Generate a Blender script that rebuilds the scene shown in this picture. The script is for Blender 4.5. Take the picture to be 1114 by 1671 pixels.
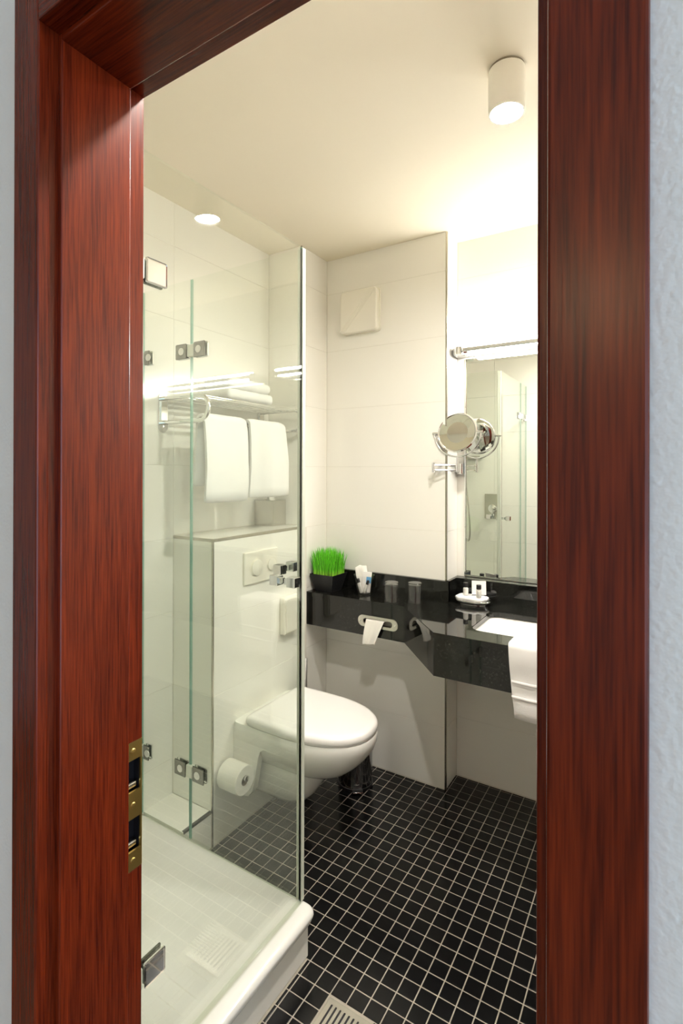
import bpy, bmesh, math, random
from mathutils import Vector, Matrix, noise

# ------------------------------------------------------------------ camera
SC = bpy.context.scene
COL = SC.collection
for o in list(bpy.data.objects):
    bpy.data.objects.remove(o)
YAW, PIT, ROL = [math.radians(a) for a in (31.928, 0.086, 0.133)]
FPX, PCY, W_, H_ = 845.94, 768.16, 1114.0, 1671.0
f0 = Vector((-math.sin(YAW), math.cos(YAW), 0)); r0 = Vector((math.cos(YAW), math.sin(YAW), 0)); u0 = Vector((0, 0, 1))
fw = f0 * math.cos(PIT) + u0 * math.sin(PIT); up = -f0 * math.sin(PIT) + u0 * math.cos(PIT)
rt = r0 * math.cos(ROL) + up * math.sin(ROL); up = -r0 * math.sin(ROL) + up * math.cos(ROL)
cd = bpy.data.cameras.new('camera'); cam = bpy.data.objects.new('camera', cd); COL.objects.link(cam)
cam.matrix_world = Matrix(((rt.x, up.x, -fw.x, 0), (rt.y, up.y, -fw.y, 0), (rt.z, up.z, -fw.z, 1.45), (0, 0, 0, 1)))
cd.sensor_fit = 'HORIZONTAL'; cd.sensor_width = 36; cd.lens = FPX * 36 / W_
cd.shift_x = 0; cd.shift_y = -(H_ / 2 - PCY) / W_
cd.clip_start = 0.02; cd.clip_end = 60
SC.camera = cam

# ------------------------------------------------------------------ world, exposure
wd = bpy.data.worlds.new('world'); SC.world = wd; wd.use_nodes = True
bg = wd.node_tree.nodes['Background']
bg.inputs[0].default_value = (0.56, 0.78, 1.0, 1); bg.inputs[1].default_value = 2.2
SC.view_settings.view_transform = 'Standard'; SC.view_settings.look = 'None'
SC.view_settings.gamma = 1; SC.view_settings.use_curve_mapping = False
SC.view_settings.exposure = 0.68
cy_ = SC.cycles
cy_.max_bounces = 14; cy_.diffuse_bounces = 7; cy_.glossy_bounces = 8; cy_.transmission_bounces = 8
cy_.transparent_max_bounces = 24; cy_.use_denoising = True; cy_.sample_clamp_indirect = 6
cy_.caustics_reflective = False; cy_.caustics_refractive = False
DOWNLIGHT, BAR = 720.0, 88.0

# ------------------------------------------------------------------ materials
def nt(name):
    m = bpy.data.materials.new(name); m.use_nodes = True
    t = m.node_tree; b = t.nodes['Principled BSDF']
    return m, t, b
def pbr(name, col, rough=0.5, metal=0.0, coat=0.0, spec=0.5, bump=None, ior=1.5):
    m, t, b = nt(name)
    b.inputs['Base Color'].default_value = (*col, 1); b.inputs['Roughness'].default_value = rough
    b.inputs['Metallic'].default_value = metal; b.inputs['Coat Weight'].default_value = coat
    b.inputs['Coat Roughness'].default_value = 0.04; b.inputs['Specular IOR Level'].default_value = spec
    b.inputs['IOR'].default_value = ior
    if bump:
        sc, st, di = bump
        tc = t.nodes.new('ShaderNodeTexCoord'); n = t.nodes.new('ShaderNodeTexNoise'); n.inputs['Scale'].default_value = sc
        n.inputs['Detail'].default_value = 3
        bp = t.nodes.new('ShaderNodeBump'); bp.inputs['Strength'].default_value = st; bp.inputs['Distance'].default_value = di
        t.links.new(tc.outputs['Object'], n.inputs['Vector']); t.links.new(n.outputs[0], bp.inputs['Height'])
        t.links.new(bp.outputs[0], b.inputs['Normal'])
    return m
def wood(name, axis, c0=(0.046, 0.0034, 0.0012), c1=(0.225, 0.026, 0.0050), rough=0.27, coat=0.0):
    m, t, b = nt(name)
    tc = t.nodes.new('ShaderNodeTexCoord'); mp = t.nodes.new('ShaderNodeMapping')
    s = [1.0, 1.0, 1.0]; s[axis] = 0.035; mp.inputs['Scale'].default_value = s
    n1 = t.nodes.new('ShaderNodeTexNoise'); n1.inputs['Scale'].default_value = 420; n1.inputs['Detail'].default_value = 6
    mp2 = t.nodes.new('ShaderNodeMapping'); s2 = [1.0, 1.0, 1.0]; s2[axis] = 0.06; mp2.inputs['Scale'].default_value = s2
    n2 = t.nodes.new('ShaderNodeTexNoise'); n2.inputs['Scale'].default_value = 60; n2.inputs['Detail'].default_value = 3
    mx = t.nodes.new('ShaderNodeMix'); mx.data_type = 'FLOAT'; mx.inputs[0].default_value = 0.36
    cr = t.nodes.new('ShaderNodeValToRGB'); cr.color_ramp.elements[0].position = 0.3; cr.color_ramp.elements[1].position = 0.72
    cr.color_ramp.elements[0].color = (*c0, 1); cr.color_ramp.elements[1].color = (*c1, 1)
    bp = t.nodes.new('ShaderNodeBump'); bp.inputs['Strength'].default_value = 0.12; bp.inputs['Distance'].default_value = 0.0006
    L = t.links.new
    L(tc.outputs['Object'], mp.inputs[0]); L(mp.outputs[0], n1.inputs['Vector'])
    L(tc.outputs['Object'], mp2.inputs[0]); L(mp2.outputs[0], n2.inputs['Vector'])
    L(n1.outputs[0], mx.inputs[2]); L(n2.outputs[0], mx.inputs[3]); L(mx.outputs[0], cr.inputs[0])
    L(cr.outputs[0], b.inputs['Base Color']); L(n1.outputs[0], bp.inputs['Height']); L(bp.outputs[0], b.inputs['Normal'])
    b.inputs['Roughness'].default_value = rough; b.inputs['Coat Weight'].default_value = coat; b.inputs['Coat Roughness'].default_value = 0.18; b.inputs['Specular IOR Level'].default_value = 0.36
    return m
def pane_mat(name, tint, base_ior=1.5, rough=0.0):
    m = bpy.data.materials.new(name); m.use_nodes = True; t = m.node_tree; t.nodes.clear()
    out = t.nodes.new('ShaderNodeOutputMaterial'); mix = t.nodes.new('ShaderNodeMixShader')
    tr = t.nodes.new('ShaderNodeBsdfTransparent'); gl = t.nodes.new('ShaderNodeBsdfGlossy')
    tr.inputs[0].default_value = (*tint, 1); gl.inputs['Roughness'].default_value = rough; gl.inputs[0].default_value = (1, 1, 1, 1)
    fr = t.nodes.new('ShaderNodeFresnel'); ge = t.nodes.new('ShaderNodeNewGeometry')
    mi = t.nodes.new('ShaderNodeMix'); mi.data_type = 'FLOAT'; mi.inputs[2].default_value = base_ior; mi.inputs[3].default_value = 1 / base_ior
    L = t.links.new
    L(ge.outputs['Backfacing'], mi.inputs[0]); L(mi.outputs[0], fr.inputs['IOR']); L(fr.outputs[0], mix.inputs[0])
    L(tr.outputs[0], mix.inputs[1]); L(gl.outputs[0], mix.inputs[2]); L(mix.outputs[0], out.inputs[0])
    return m
def emit(name, col, st):
    m = bpy.data.materials.new(name); m.use_nodes = True; t = m.node_tree; t.nodes.clear()
    out = t.nodes.new('ShaderNodeOutputMaterial'); e = t.nodes.new('ShaderNodeEmission')
    e.inputs[0].default_value = (*col, 1); e.inputs[1].default_value = st; t.links.new(e.outputs[0], out.inputs[0]); return m
def stone(name):
    m, t, b = nt(name)
    tc = t.nodes.new('ShaderNodeTexCoord'); n = t.nodes.new('ShaderNodeTexNoise'); n.inputs['Scale'].default_value = 160; n.inputs['Detail'].default_value = 6
    cr = t.nodes.new('ShaderNodeValToRGB'); e = cr.color_ramp.elements
    e[0].position = 0.45; e[0].color = (0.0028, 0.0028, 0.0026, 1); e[1].position = 0.75; e[1].color = (0.022, 0.022, 0.018, 1)
    L = t.links.new; L(tc.outputs['Object'], n.inputs['Vector']); L(n.outputs[0], cr.inputs[0]); L(cr.outputs[0], b.inputs['Base Color'])
    b.inputs['Roughness'].default_value = 0.035; b.inputs['Specular IOR Level'].default_value = 0.55
    return m
def wallpaper(name, col):
    m, t, b = nt(name)
    tc = t.nodes.new('ShaderNodeTexCoord'); v = t.nodes.new('ShaderNodeTexVoronoi'); v.inputs['Scale'].default_value = 190
    v.feature = 'SMOOTH_F1'
    n = t.nodes.new('ShaderNodeTexNoise'); n.inputs['Scale'].default_value = 260; n.inputs['Detail'].default_value = 1
    ad = t.nodes.new('ShaderNodeMath'); ad.operation = 'SUBTRACT'
    bp = t.nodes.new('ShaderNodeBump'); bp.inputs['Strength'].default_value = 0.30; bp.inputs['Distance'].default_value = 0.0014
    L = t.links.new; L(tc.outputs['Object'], v.inputs['Vector']); L(tc.outputs['Object'], n.inputs['Vector'])
    L(n.outputs[0], ad.inputs[0]); L(v.outputs['Distance'], ad.inputs[1]); L(ad.outputs[0], bp.inputs['Height']); L(bp.outputs[0], b.inputs['Normal'])
    b.inputs['Base Color'].default_value = (*col, 1); b.inputs['Roughness'].default_value = 0.75
    return m
M = {}
M['wood_z'] = wood('mahogany_upright', 2); M['wood_x'] = wood('mahogany_across', 0)
M['tile_white'] = pbr('glazed_white_tile', (0.84, 0.825, 0.765), 0.16, spec=0.5, bump=(2.2, 0.10, 0.01))
M['grout'] = pbr('pale_grout', (0.68, 0.655, 0.58), 0.8)
M['tile_black'] = pbr('glazed_black_tile', (0.006, 0.006, 0.0065), 0.17, spec=0.30, bump=(18, 0.05, 0.004))
M['floor_grout'] = pbr('sandy_floor_grout', (0.36, 0.325, 0.27), 0.85, bump=(90, 0.3, 0.001))
M['ceiling'] = pbr('cream_ceiling_paint', (0.83, 0.765, 0.625), 0.9)
M['granite'] = stone('polished_black_granite')
M['ceramic'] = pbr('white_ceramic', (0.82, 0.81, 0.77), 0.10, coat=0.3)
M['plastic'] = pbr('white_plastic', (0.80, 0.77, 0.68), 0.35)
M['lidwhite'] = pbr('white_duroplast', (0.86, 0.84, 0.82), 0.22)
M['acrylic'] = pbr('white_acrylic', (0.80, 0.795, 0.76), 0.14, coat=0.4)
M['chrome'] = pbr('chrome', (0.80, 0.80, 0.80), 0.045, 1.0)
M['satin'] = pbr('satin_steel', (0.62, 0.60, 0.55), 0.25, 1.0)
M['trim'] = pbr('nickel_edge_trim', (0.48, 0.45, 0.38), 0.25, 1.0)
M['brass'] = pbr('dull_brass', (0.62, 0.44, 0.14), 0.32, 1.0)
M['dark'] = pbr('cavity_shade', (0.006, 0.005, 0.008), 0.6)  # near black, the shade inside holes put into the colour
M['towel'] = pbr('white_terry', (0.84, 0.83, 0.82), 0.95, bump=(700, 0.5, 0.0015))
M['paper'] = pbr('white_tissue_paper', (0.84, 0.82, 0.76), 0.9, bump=(300, 0.25, 0.0008))
M['card'] = pbr('white_card', (0.84, 0.82, 0.78), 0.6)
M['cardboard'] = pbr('grey_cardboard', (0.30, 0.28, 0.24), 0.9)
M['black'] = pbr('matt_black', (0.008, 0.008, 0.009), 0.45)
M['blackplastic'] = pbr('black_plastic', (0.012, 0.011, 0.011), 0.3)
M['soil'] = pbr('dark_moss', (0.03, 0.05, 0.01), 0.9)
M['chromedark'] = pbr('chrome_dark_reflection', (0.24, 0.245, 0.225), 0.16, 1.0)  # chrome plates, the dark hall they reflect put into the colour
M['cap_light'] = pbr('light_clamp_cap', (0.72, 0.72, 0.68), 0.3, 0.6)
M['seal'] = pbr('pale_plastic_seal', (0.58, 0.61, 0.52), 0.35)
M['clearseal'] = pane_mat('clear_plastic_seal', (0.93, 0.95, 0.91), 1.4, 0.1)
M['pane'] = pane_mat('shower_glass', (0.972, 0.988, 0.970), 1.55)
M['glassedge'] = pbr('green_glass_edge', (0.24, 0.42, 0.33), 0.12)
M['clear'] = pane_mat('clear_glass', (0.98, 0.98, 0.98), 1.5)
M['mirror'] = pbr('mirror_silver', (0.86, 0.88, 0.83), 0.0, 1.0)
M['blue'] = pbr('pale_blue_print', (0.16, 0.42, 0.72), 0.6)
M['lotion'] = pbr('milky_bottle', (0.80, 0.79, 0.74), 0.15, coat=0.5)
M['wall_l'] = wallpaper('embossed_wallpaper', (0.86, 0.86, 0.85))
M['carpet'] = pbr('beige_carpet', (0.35, 0.24, 0.16), 0.95, bump=(500, 0.6, 0.003))
M['hallpaint'] = pbr('hall_ceiling_paint', (0.75, 0.72, 0.66), 0.9)
M['lampglow'] = emit('downlight_glow', (1.0, 0.95, 0.87), DOWNLIGHT)
M['barglow'] = emit('bar_lamp_glow', (1.0, 0.965, 0.90), BAR)
M['hallglow'] = emit('hall_lamp_glow', (1.0, 0.70, 0.42), 20.0)
M['barglow2'] = emit('bar_lamp_lower_glow', (1.0, 0.965, 0.90), BAR * 1.0)
def grass_mat():
    m, t, b = nt('fresh_green_blades')
    g = t.nodes.new('ShaderNodeTexCoord'); s = t.nodes.new('ShaderNodeSeparateXYZ'); cr = t.nodes.new('ShaderNodeValToRGB')
    mr = t.nodes.new('ShaderNodeMapRange'); mr.inputs[1].default_value = 0.05; mr.inputs[2].default_value = 0.2
    e = cr.color_ramp.elements; e[0].color = (0.62, 0.80, 0.12, 1); e[1].color = (0.13, 0.56, 0.02, 1); e[1].position = 0.4
    L = t.links.new; L(g.outputs['Object'], s.inputs[0]); L(s.outputs[2], mr.inputs[0]); L(mr.outputs[0], cr.inputs[0]); L(cr.outputs[0], b.inputs['Base Color'])
    n = t.nodes.new('ShaderNodeTexNoise'); n.inputs['Scale'].default_value = 330; n.inputs['Detail'].default_value = 1
    mp = t.nodes.new('ShaderNodeMapping'); mp.inputs['Scale'].default_value = (1, 1, 0.05); L(g.outputs['Object'], mp.inputs[0]); L(mp.outputs[0], n.inputs['Vector'])
    m2 = t.nodes.new('ShaderNodeMapRange'); m2.inputs[1].default_value = 0.3; m2.inputs[2].default_value = 0.7; m2.inputs[3].default_value = 0.45; m2.inputs[4].default_value = 1.5
    vm = t.nodes.new('ShaderNodeVectorMath'); vm.operation = 'SCALE'
    L(n.outputs[0], m2.inputs[0]); L(cr.outputs[0], vm.inputs[0]); L(m2.outputs[0], vm.inputs[3]); L(vm.outputs[0], b.inputs['Base Color'])
    b.inputs['Roughness'].default_value = 0.45
    return m
M['grass'] = grass_mat()

# ------------------------------------------------------------------ helpers (all shapes are given in world metres)
def root_loc(o):
    while o.parent: o = o.parent
    return o.location.copy()
def obj(name, bm, mat, parent=None, smooth=None, kind=None, label=None, cat=None, group=None, mats=None):
    if parent is not None:
        bmesh.ops.translate(bm, verts=bm.verts, vec=-root_loc(parent))
    me = bpy.data.meshes.new(name)
    if smooth is not None:
        for f in bm.faces: f.smooth = len(f.verts) < 9
        for e in bm.edges:
            if len(e.link_faces) == 2 and e.calc_face_angle(0) > math.radians(smooth): e.smooth = False
    bm.to_mesh(me); bm.free()
    o = bpy.data.objects.new(name, me); COL.objects.link(o)
    for q in ([mat] if mats is None else mats): me.materials.append(M[q] if isinstance(q, str) else q)
    if parent is not None: o.parent = parent
    if kind: o['kind'] = kind
    if label: o['label'] = label
    if cat: o['category'] = cat
    if group: o['group'] = group
    return o
def thing(name, label, cat, loc, group=None, kind=None):
    o = bpy.data.objects.new(name, None); COL.objects.link(o); o.location = loc; o.empty_display_size = 0.05
    if label: o['label'] = label
    if cat: o['category'] = cat
    if group: o['group'] = group
    if kind: o['kind'] = kind
    return o
def N(): return bmesh.new()
def box(bm, x0, x1, y0, y1, z0, z1, bev=0.0, seg=2, mi=0):
    g = bmesh.ops.create_cube(bm, size=1)
    vs = g['verts']
    for v in vs: v.co = Vector(((x0 + x1) / 2 + v.co.x * (x1 - x0), (y0 + y1) / 2 + v.co.y * (y1 - y0), (z0 + z1) / 2 + v.co.z * (z1 - z0)))
    fs = set(f for v in vs for f in v.link_faces)
    for f in fs: f.material_index = mi
    if bev:
        es = list({e for v in vs for e in v.link_edges})
        bmesh.ops.bevel(bm, geom=es, offset=bev, segments=seg, profile=0.5, affect='EDGES')
    return bm
def B(*a, **k): return box(N(), *a, **k)
def tube(bm, pts, r, n=12, closed=False, caps=True):
    pts = [Vector(p) for p in pts]; m = len(pts); rings = []; prev = None
    for i, p in enumerate(pts):
        if closed: d = (pts[(i + 1) % m] - pts[i - 1]).normalized()
        elif i == 0: d = (pts[1] - p).normalized()
        elif i == m - 1: d = (p - pts[i - 1]).normalized()
        else: d = ((pts[i + 1] - p).normalized() + (p - pts[i - 1]).normalized()).normalized()
        if prev is None:
            a = Vector((0, 0, 1)) if abs(d.z) < 0.9 else Vector((1, 0, 0)); u = d.cross(a).normalized()
        else: u = (prev - d * prev.dot(d)).normalized()
        prev = u; w = d.cross(u); rr = r[i] if isinstance(r, (list, tuple)) else r
        rings.append([bm.verts.new(p + u * rr * math.cos(2 * math.pi * k / n) + w * rr * math.sin(2 * math.pi * k / n)) for k in range(n)])
    loop(bm, rings, closed)
    if caps and not closed:
        bm.faces.new(list(reversed(rings[0]))); bm.faces.new(rings[-1])
    return bm
def loop(bm, rings, closed=False):
    m = len(rings); n = len(rings[0])
    for i in range(m if closed else m - 1):
        a, b = rings[i], rings[(i + 1) % m]
        for k in range(n):
            bm.faces.new((a[k], a[(k + 1) % n], b[(k + 1) % n], b[k]))
def fixn(bm):
    bmesh.ops.recalc_face_normals(bm, faces=bm.faces); return bm
def lathe(bm, prof, c, n=32, axis='z', capa=False, capb=False):
    c = Vector(c); rings = []
    for r, h in prof:
        ring = []
        for k in range(n):
            a = 2 * math.pi * k / n; x, y = r * math.cos(a), r * math.sin(a)
            p = {'z': (x, y, h), 'x': (h, x, y), 'y': (x, h, y)}[axis]
            ring.append(bm.verts.new(c + Vector(p)))
        rings.append(ring)
    loop(bm, rings)
    if capa: bm.faces.new(list(reversed(rings[0])))
    if capb: bm.faces.new(rings[-1])
    return fixn(bm)
def disc_y(bm, c, r, y0, y1, n=20): return lathe(bm, [(r, y0), (r, y1)], c, n, 'y', True, True)
def arc(c, r, a0, a1, n):
    return [(c[0] + r * math.cos(math.radians(a0 + (a1 - a0) * i / n)), c[1] + r * math.sin(math.radians(a0 + (a1 - a0) * i / n))) for i in range(n + 1)]
def rrect(x0, x1, y0, y1, r, n=5):
    return arc((x1 - r, y1 - r), r, 0, 90, n) + arc((x0 + r, y1 - r), r, 90, 180, n) + arc((x0 + r, y0 + r), r, 180, 270, n) + arc((x1 - r, y0 + r), r, 270, 360, n)
def poly(bm, outer, holes, conv, t0, t1):
    """flat plate with holes; conv maps (u, v, t) to a point; t0 / t1 the two faces"""
    def face(t):
        es = []; 
        for L_ in [outer] + holes:
            vs = [bm.verts.new(conv(u, v, t)) for u, v in L_]
            es += [bm.edges.new((vs[i], vs[(i + 1) % len(vs)])) for i in range(len(vs))]
            rings.append(vs)
        bmesh.ops.triangle_fill(bm, use_beauty=True, use_dissolve=False, edges=es)
    rings = []; face(t0); k = len(rings); face(t1)
    for a, b in zip(rings[:k], rings[k:]):
        n = len(a)
        for i in range(n): bm.faces.new((a[i], a[(i + 1) % n], b[(i + 1) % n], b[i]))
    return fixn(bm)
XY = lambda u, v, t: Vector((u, v, t))
XZ = lambda u, v, t: Vector((u, t, v))
YZ = lambda u, v, t: Vector((t, u, v))

# ------------------------------------------------------------------ key planes, metres
X_SH, X_CI, X_CO, X_REC, X_R = -1.70, -1.475, -1.497, -0.842, 1.25     # shower wall, cistern box, column, mirror recess, right wall
Y_D0, Y_D1, Y_G, Y_BOX, Y_COL, Y_FAN, Y_REC = 0.361, 0.500, 1.280, 1.433, 2.030, 2.256, 2.398
Z_C = 2.546
P = 0.0513                                                             # mosaic pitch

# ================================================================== STRUCTURE
def struct(name, bm, mat, parent=None, label=None, smooth=None):
    return obj(name, bm, mat, parent, smooth=smooth, kind='structure' if parent is None else None, label=label)
# floor slab + mosaic
fl = struct('floor', B(-1.80, X_R + 0.1, Y_D0, Y_REC + 0.1, -0.10, -0.0013), 'floor_grout', label='black mosaic tiled bathroom floor with sandy grout')
rnd = random.Random(3)
GX, GY = -0.376, 1.413
DRX = (-0.783, -0.650); DRY = (1.075, 1.202)
cells = []
i0 = int((X_SH - GX) / P) - 1
for i in range(-27, 33):
    for j in range(-18, 20):
        xa, xb = GX + i * P, GX + (i + 1) * P
        ya, yb = GY + j * P, GY + (j + 1) * P
        xa = max(xa, -1.475); xb = min(xb, X_R); ya = max(ya, 0.507); yb = min(yb, Y_REC)
        if xb <= -0.842 + 0.003: yb = min(yb, Y_FAN)
        if ya < 1.262 and yb < 1.30: xa = max(xa, -0.900)                 # shower tray stands here
        elif ya < 1.262 <= yb and xb < -0.90: ya = 1.262
        if xb - xa < 0.008 or yb - ya < 0.008: continue
        if xa < DRX[1] and xb > DRX[0] and ya < DRY[1] and yb > DRY[0]:
            # cut round the drain
            if xb > DRX[1] + 0.006 and xa < DRX[1]: xa = DRX[1] + 0.001
            elif ya < DRY[1] < yb - 0.006: ya = DRY[1] + 0.001
            elif yb > DRY[0] and ya < DRY[0] - 0.006: yb = DRY[0] - 0.001
            elif xa < DRX[0] - 0.006: xb = DRX[0] - 0.001
            else: continue
            if xb - xa < 0.008 or yb - ya < 0.008: continue
        cells.append((xa, xb, ya, yb))
def pix(p):
    v = Vector(p) - Vector((0, 0, 1.45)); z = v.dot(fw)
    if z < 0.05: return None
    return (557 + FPX * v.dot(rt) / z, PCY - FPX * v.dot(up) / z, z)
def tile_score(c):
    q = pix(((c[0] + c[1]) / 2, (c[2] + c[3]) / 2, 0))
    if q is None or not (340 < q[0] < 880 and q[1] < 1690): return 0
    x, y = (c[0] + c[1]) / 2, (c[2] + c[3]) / 2
    return (c[1] - c[0]) * (c[3] - c[2]) / q[2] ** 3
cells.sort(key=lambda c: -tile_score(c))
def tile_bm(bm, c):
    g = 0.0017
    w = rnd.uniform(-0.0003, 0.0003)
    n0 = len(bm.verts)
    vs0 = [bm.verts.new((x, y, z)) for z, d in ((-0.004, 0), (-0.0007 + w, 0), (0.0 + w, 0.0012)) for x, y in
           ((c[0] + g + d, c[2] + g + d), (c[1] - g - d, c[2] + g + d), (c[1] - g - d, c[3] - g - d), (c[0] + g + d, c[3] - g - d))]
    for k in (0, 4):
        for a in range(4): bm.faces.new((vs0[k + a], vs0[k + (a + 1) % 4], vs0[k + 4 + (a + 1) % 4], vs0[k + 4 + a]))
    bm.faces.new(vs0[8:12])
cache = {}
rest = N()
for k, c in enumerate(cells):
    if k < 300 and tile_score(c) > 0:
        key = (round(c[1] - c[0], 4), round(c[3] - c[2], 4))
        if key not in cache:
            bm = N(); tile_bm(bm, (-key[0] / 2, key[0] / 2, -key[1] / 2, key[1] / 2))
            o = obj('floor_tile', bm, 'tile_black', None); cache[key] = o.data
        else:
            o = bpy.data.objects.new('floor_tile', cache[key]); COL.objects.link(o)
        o.parent = fl
        o.location = ((c[0] + c[1]) / 2, (c[2] + c[3]) / 2, rnd.uniform(-0.0003, 0.0003))
        o.rotation_euler = (rnd.uniform(-.004, .004), rnd.uniform(-.004, .004), 0)
    else: tile_bm(rest, c)
obj('floor_tile_field', rest, 'tile_black', fl, kind='stuff')

# tiled walls: backing + single glazed tiles
ZJ = [0.0, 0.282, 0.580, 0.878, 1.176, 1.474, 1.772, 2.070, 2.368, Z_C]
def tiles(parent, u0, u1, z0, z1, conv, face, out, usplits=(), n='wall_tile', thick=0.007):
    us = [u0] + sorted(u for u in usplits if u0 + 0.01 < u < u1 - 0.01) + [u1]
    zs = [z0] + [z for z in ZJ if z0 + 0.01 < z < z1 - 0.01] + [z1]
    g = 0.0006
    for a, b in zip(us, us[1:]):
        for c, d in zip(zs, zs[1:]):
            p0 = conv(a + g, c + g, face); p1 = conv(b - g, d - g, face - out * thick)
            bm = B(min(p0.x, p1.x), max(p0.x, p1.x), min(p0.y, p1.y), max(p0.y, p1.y), min(p0.z, p1.z), max(p0.z, p1.z), bev=0.0005, seg=1)
            obj(n, bm, 'tile_white', parent)
T = 0.007; K = 0.0010                                                   # tile thickness, joint recess
wl = struct('wall_left', B(X_SH - 0.12, X_SH - K, Y_D0, Y_FAN + 0.15, -0.1, Z_C), 'grout', label='white tiled wall behind shower and towel rack')
tiles(wl, Y_D1 + 0.002, Y_BOX, 0.13, Z_C, YZ, X_SH, 1, ())
tiles(wl, Y_BOX, Y_COL, 1.19, Z_C, YZ, X_SH, 1, ())
wb = struct('wall_back', B(X_CO - 0.2, X_REC - 0.0085, Y_FAN + K, Y_FAN + 0.15, -0.1, Z_C), 'grout', label='white tiled back wall carrying the vent cover')
tiles(wb, X_CO, X_REC - 0.0005, 0.004, Z_C, XZ, Y_FAN, -1)
tiles(wb, Y_FAN + 0.008, Y_REC, 0.004, Z_C, YZ, X_REC, 1)
wr = struct('wall_recess', B(X_REC - 0.02, X_R + 0.1, Y_REC + K, Y_REC + 0.10, -0.1, Z_C), 'grout', label='white tiled wall behind mirror and washbasin')
tiles(wr, X_REC + 0.0005, X_R, 0.004, Z_C, XZ, Y_REC, -1, (-0.245, 0.36, 0.96))
wri = struct('wall_right', B(X_R + K, X_R + 0.1, Y_D1, Y_REC + 0.1, -0.1, Z_C), 'grout', label='white tiled right wall')
tiles(wri, Y_D1 + 0.002, Y_REC, 0.004, Z_C, YZ, X_R, -1, (1.1, 1.75))
# cistern box with ledge, full-height column beside it
cb = struct('wall_cistern', B(X_SH - K, X_CI - K, Y_BOX + K, Y_COL + 0.02, -0.1, 1.180), 'grout', label='half height white tiled cistern wall with ledge')
tiles(cb, Y_BOX + 0.006, Y_COL, 0.004, 1.176, YZ, X_CI, 1, ())
tiles(cb, X_SH + 0.001, X_CI - 0.006, 0.14, 1.176, XZ, Y_BOX, -1)
obj('ledge_tile', B(X_SH + 0.001, X_CI - 0.006, Y_BOX + 0.006, 1.73, 1.178, 1.187, bev=0.0008, seg=1), 'tile_white', cb)
obj('ledge_tile', B(X_SH + 0.001, X_CI - 0.006, 1.732, Y_COL - 0.001, 1.178, 1.187, bev=0.0008, seg=1), 'tile_white', cb)
co = struct('wall_column', B(X_SH - K, X_CO - K, Y_COL + K, Y_FAN + 0.1, -0.1, Z_C), 'grout', label='narrow full height white tiled column left of the plant')
tiles(co, Y_COL + 0.006, Y_FAN, 0.004, Z_C, YZ, X_CO, 1)
tiles(co, X_SH + 0.001, X_CO - 0.004, 1.19, Z_C, XZ, Y_COL, -1)
# metal edge trims
tr = thing('trim_1', 'nickel edge strips of the tiled corners', None, (X_CI, Y_BOX, 0), kind='structure')
obj('edge_strip', B(X_CI - 0.007, X_CI + 0.001, Y_BOX - 0.001, Y_BOX + 0.006, 0.0, 1.180, bev=0.001), 'trim', tr)
obj('edge_strip', B(X_CI - 0.007, X_CI + 0.001, Y_BOX - 0.001, Y_COL, 1.176, 1.188, bev=0.001), 'trim', tr)
obj('edge_strip', B(X_SH, X_CI - 0.007, Y_BOX - 0.001, Y_BOX + 0.006, 1.176, 1.188, bev=0.001), 'trim', tr)
obj('edge_strip', B(X_CO - 0.004, X_CO + 0.003, Y_COL - 0.001, Y_COL + 0.006, 1.176, Z_C, bev=0.001), 'trim', tr)
tr2 = thing('trim_2', 'nickel edge strip beside the mirror recess', None, (X_REC, Y_FAN, 0), kind='structure')
obj('edge_strip', B(X_REC - 0.007, X_REC + 0.001, Y_FAN - 0.001, Y_FAN + 0.008, 0.0, Z_C, bev=0.001), 'trim', tr2)
# ceiling
struct('ceiling', B(-1.82, X_R + 0.1, Y_D1, Y_REC + 0.1, Z_C, Z_C + 0.1), 'ceiling', label='cream painted bathroom ceiling')

# door wall with opening; hall side papered, bathroom side tiled
OX0, OX1, OZ = -0.690, -0.038, 2.036
wf = N()
box(wf, -3.2, OX0, Y_D0, Y_D1 - 0.007, -0.1, 2.70); box(wf, OX1, 2.4, Y_D0, Y_D1 - 0.007, -0.1, 2.70); box(wf, OX0, OX1, Y_D0, Y_D1 - 0.007, OZ, 2.70)
wfo = struct('wall_front', wf, 'wall_l', label='embossed pale wallpaper wall around the doorway')
tiles(wfo, X_SH, OX0, 0.004, Z_C, XZ, Y_D1, 1, (-1.19,)); tiles(wfo, OX1, X_R, 0.004, Z_C, XZ, Y_D1, 1, (0.3, 0.9)); 
obj('wall_tile', B(OX0 + 0.001, OX1 - 0.001, Y_D1 - 0.007, Y_D1, OZ, Z_C), 'tile_white', wfo)
# hall: carpet, ceiling
struct('floor_hall', B(-3.2, 2.4, -2.4, Y_D0, -0.1, -0.002), 'carpet', label='beige hall carpet')
struct('ceiling_hall', B(-3.2, 2.4, -2.4, Y_D0, 2.60, 2.70), 'hallpaint', label='hall ceiling')
struct('wall_hall_left', B(-3.3, -3.2, -2.4, Y_D0, -0.1, 2.70), 'hallpaint', label='hall side wall')
struct('wall_hall_back', B(-3.3, 2.4, -2.5, -2.4, -0.1, 2.70), 'hallpaint', label='hall wall behind the viewer')
wn = thing('window_1', 'tall daylight window at the right end of the hall', None, (2.3, -1.0, 0), kind='structure')
for y0, y1, z0, z1 in ((-2.4, Y_D0, 0.0, 0.10), (-2.4, Y_D0, 2.50, 2.60), (-2.4, -2.32, 0.1, 2.5), (Y_D0 - 0.08, Y_D0, 0.1, 2.5), (-1.06, -1.0, 0.1, 2.5)):
    obj('window_frame', B(2.20, 2.26, y0, y1, z0, z1), 'plastic', wn)

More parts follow.
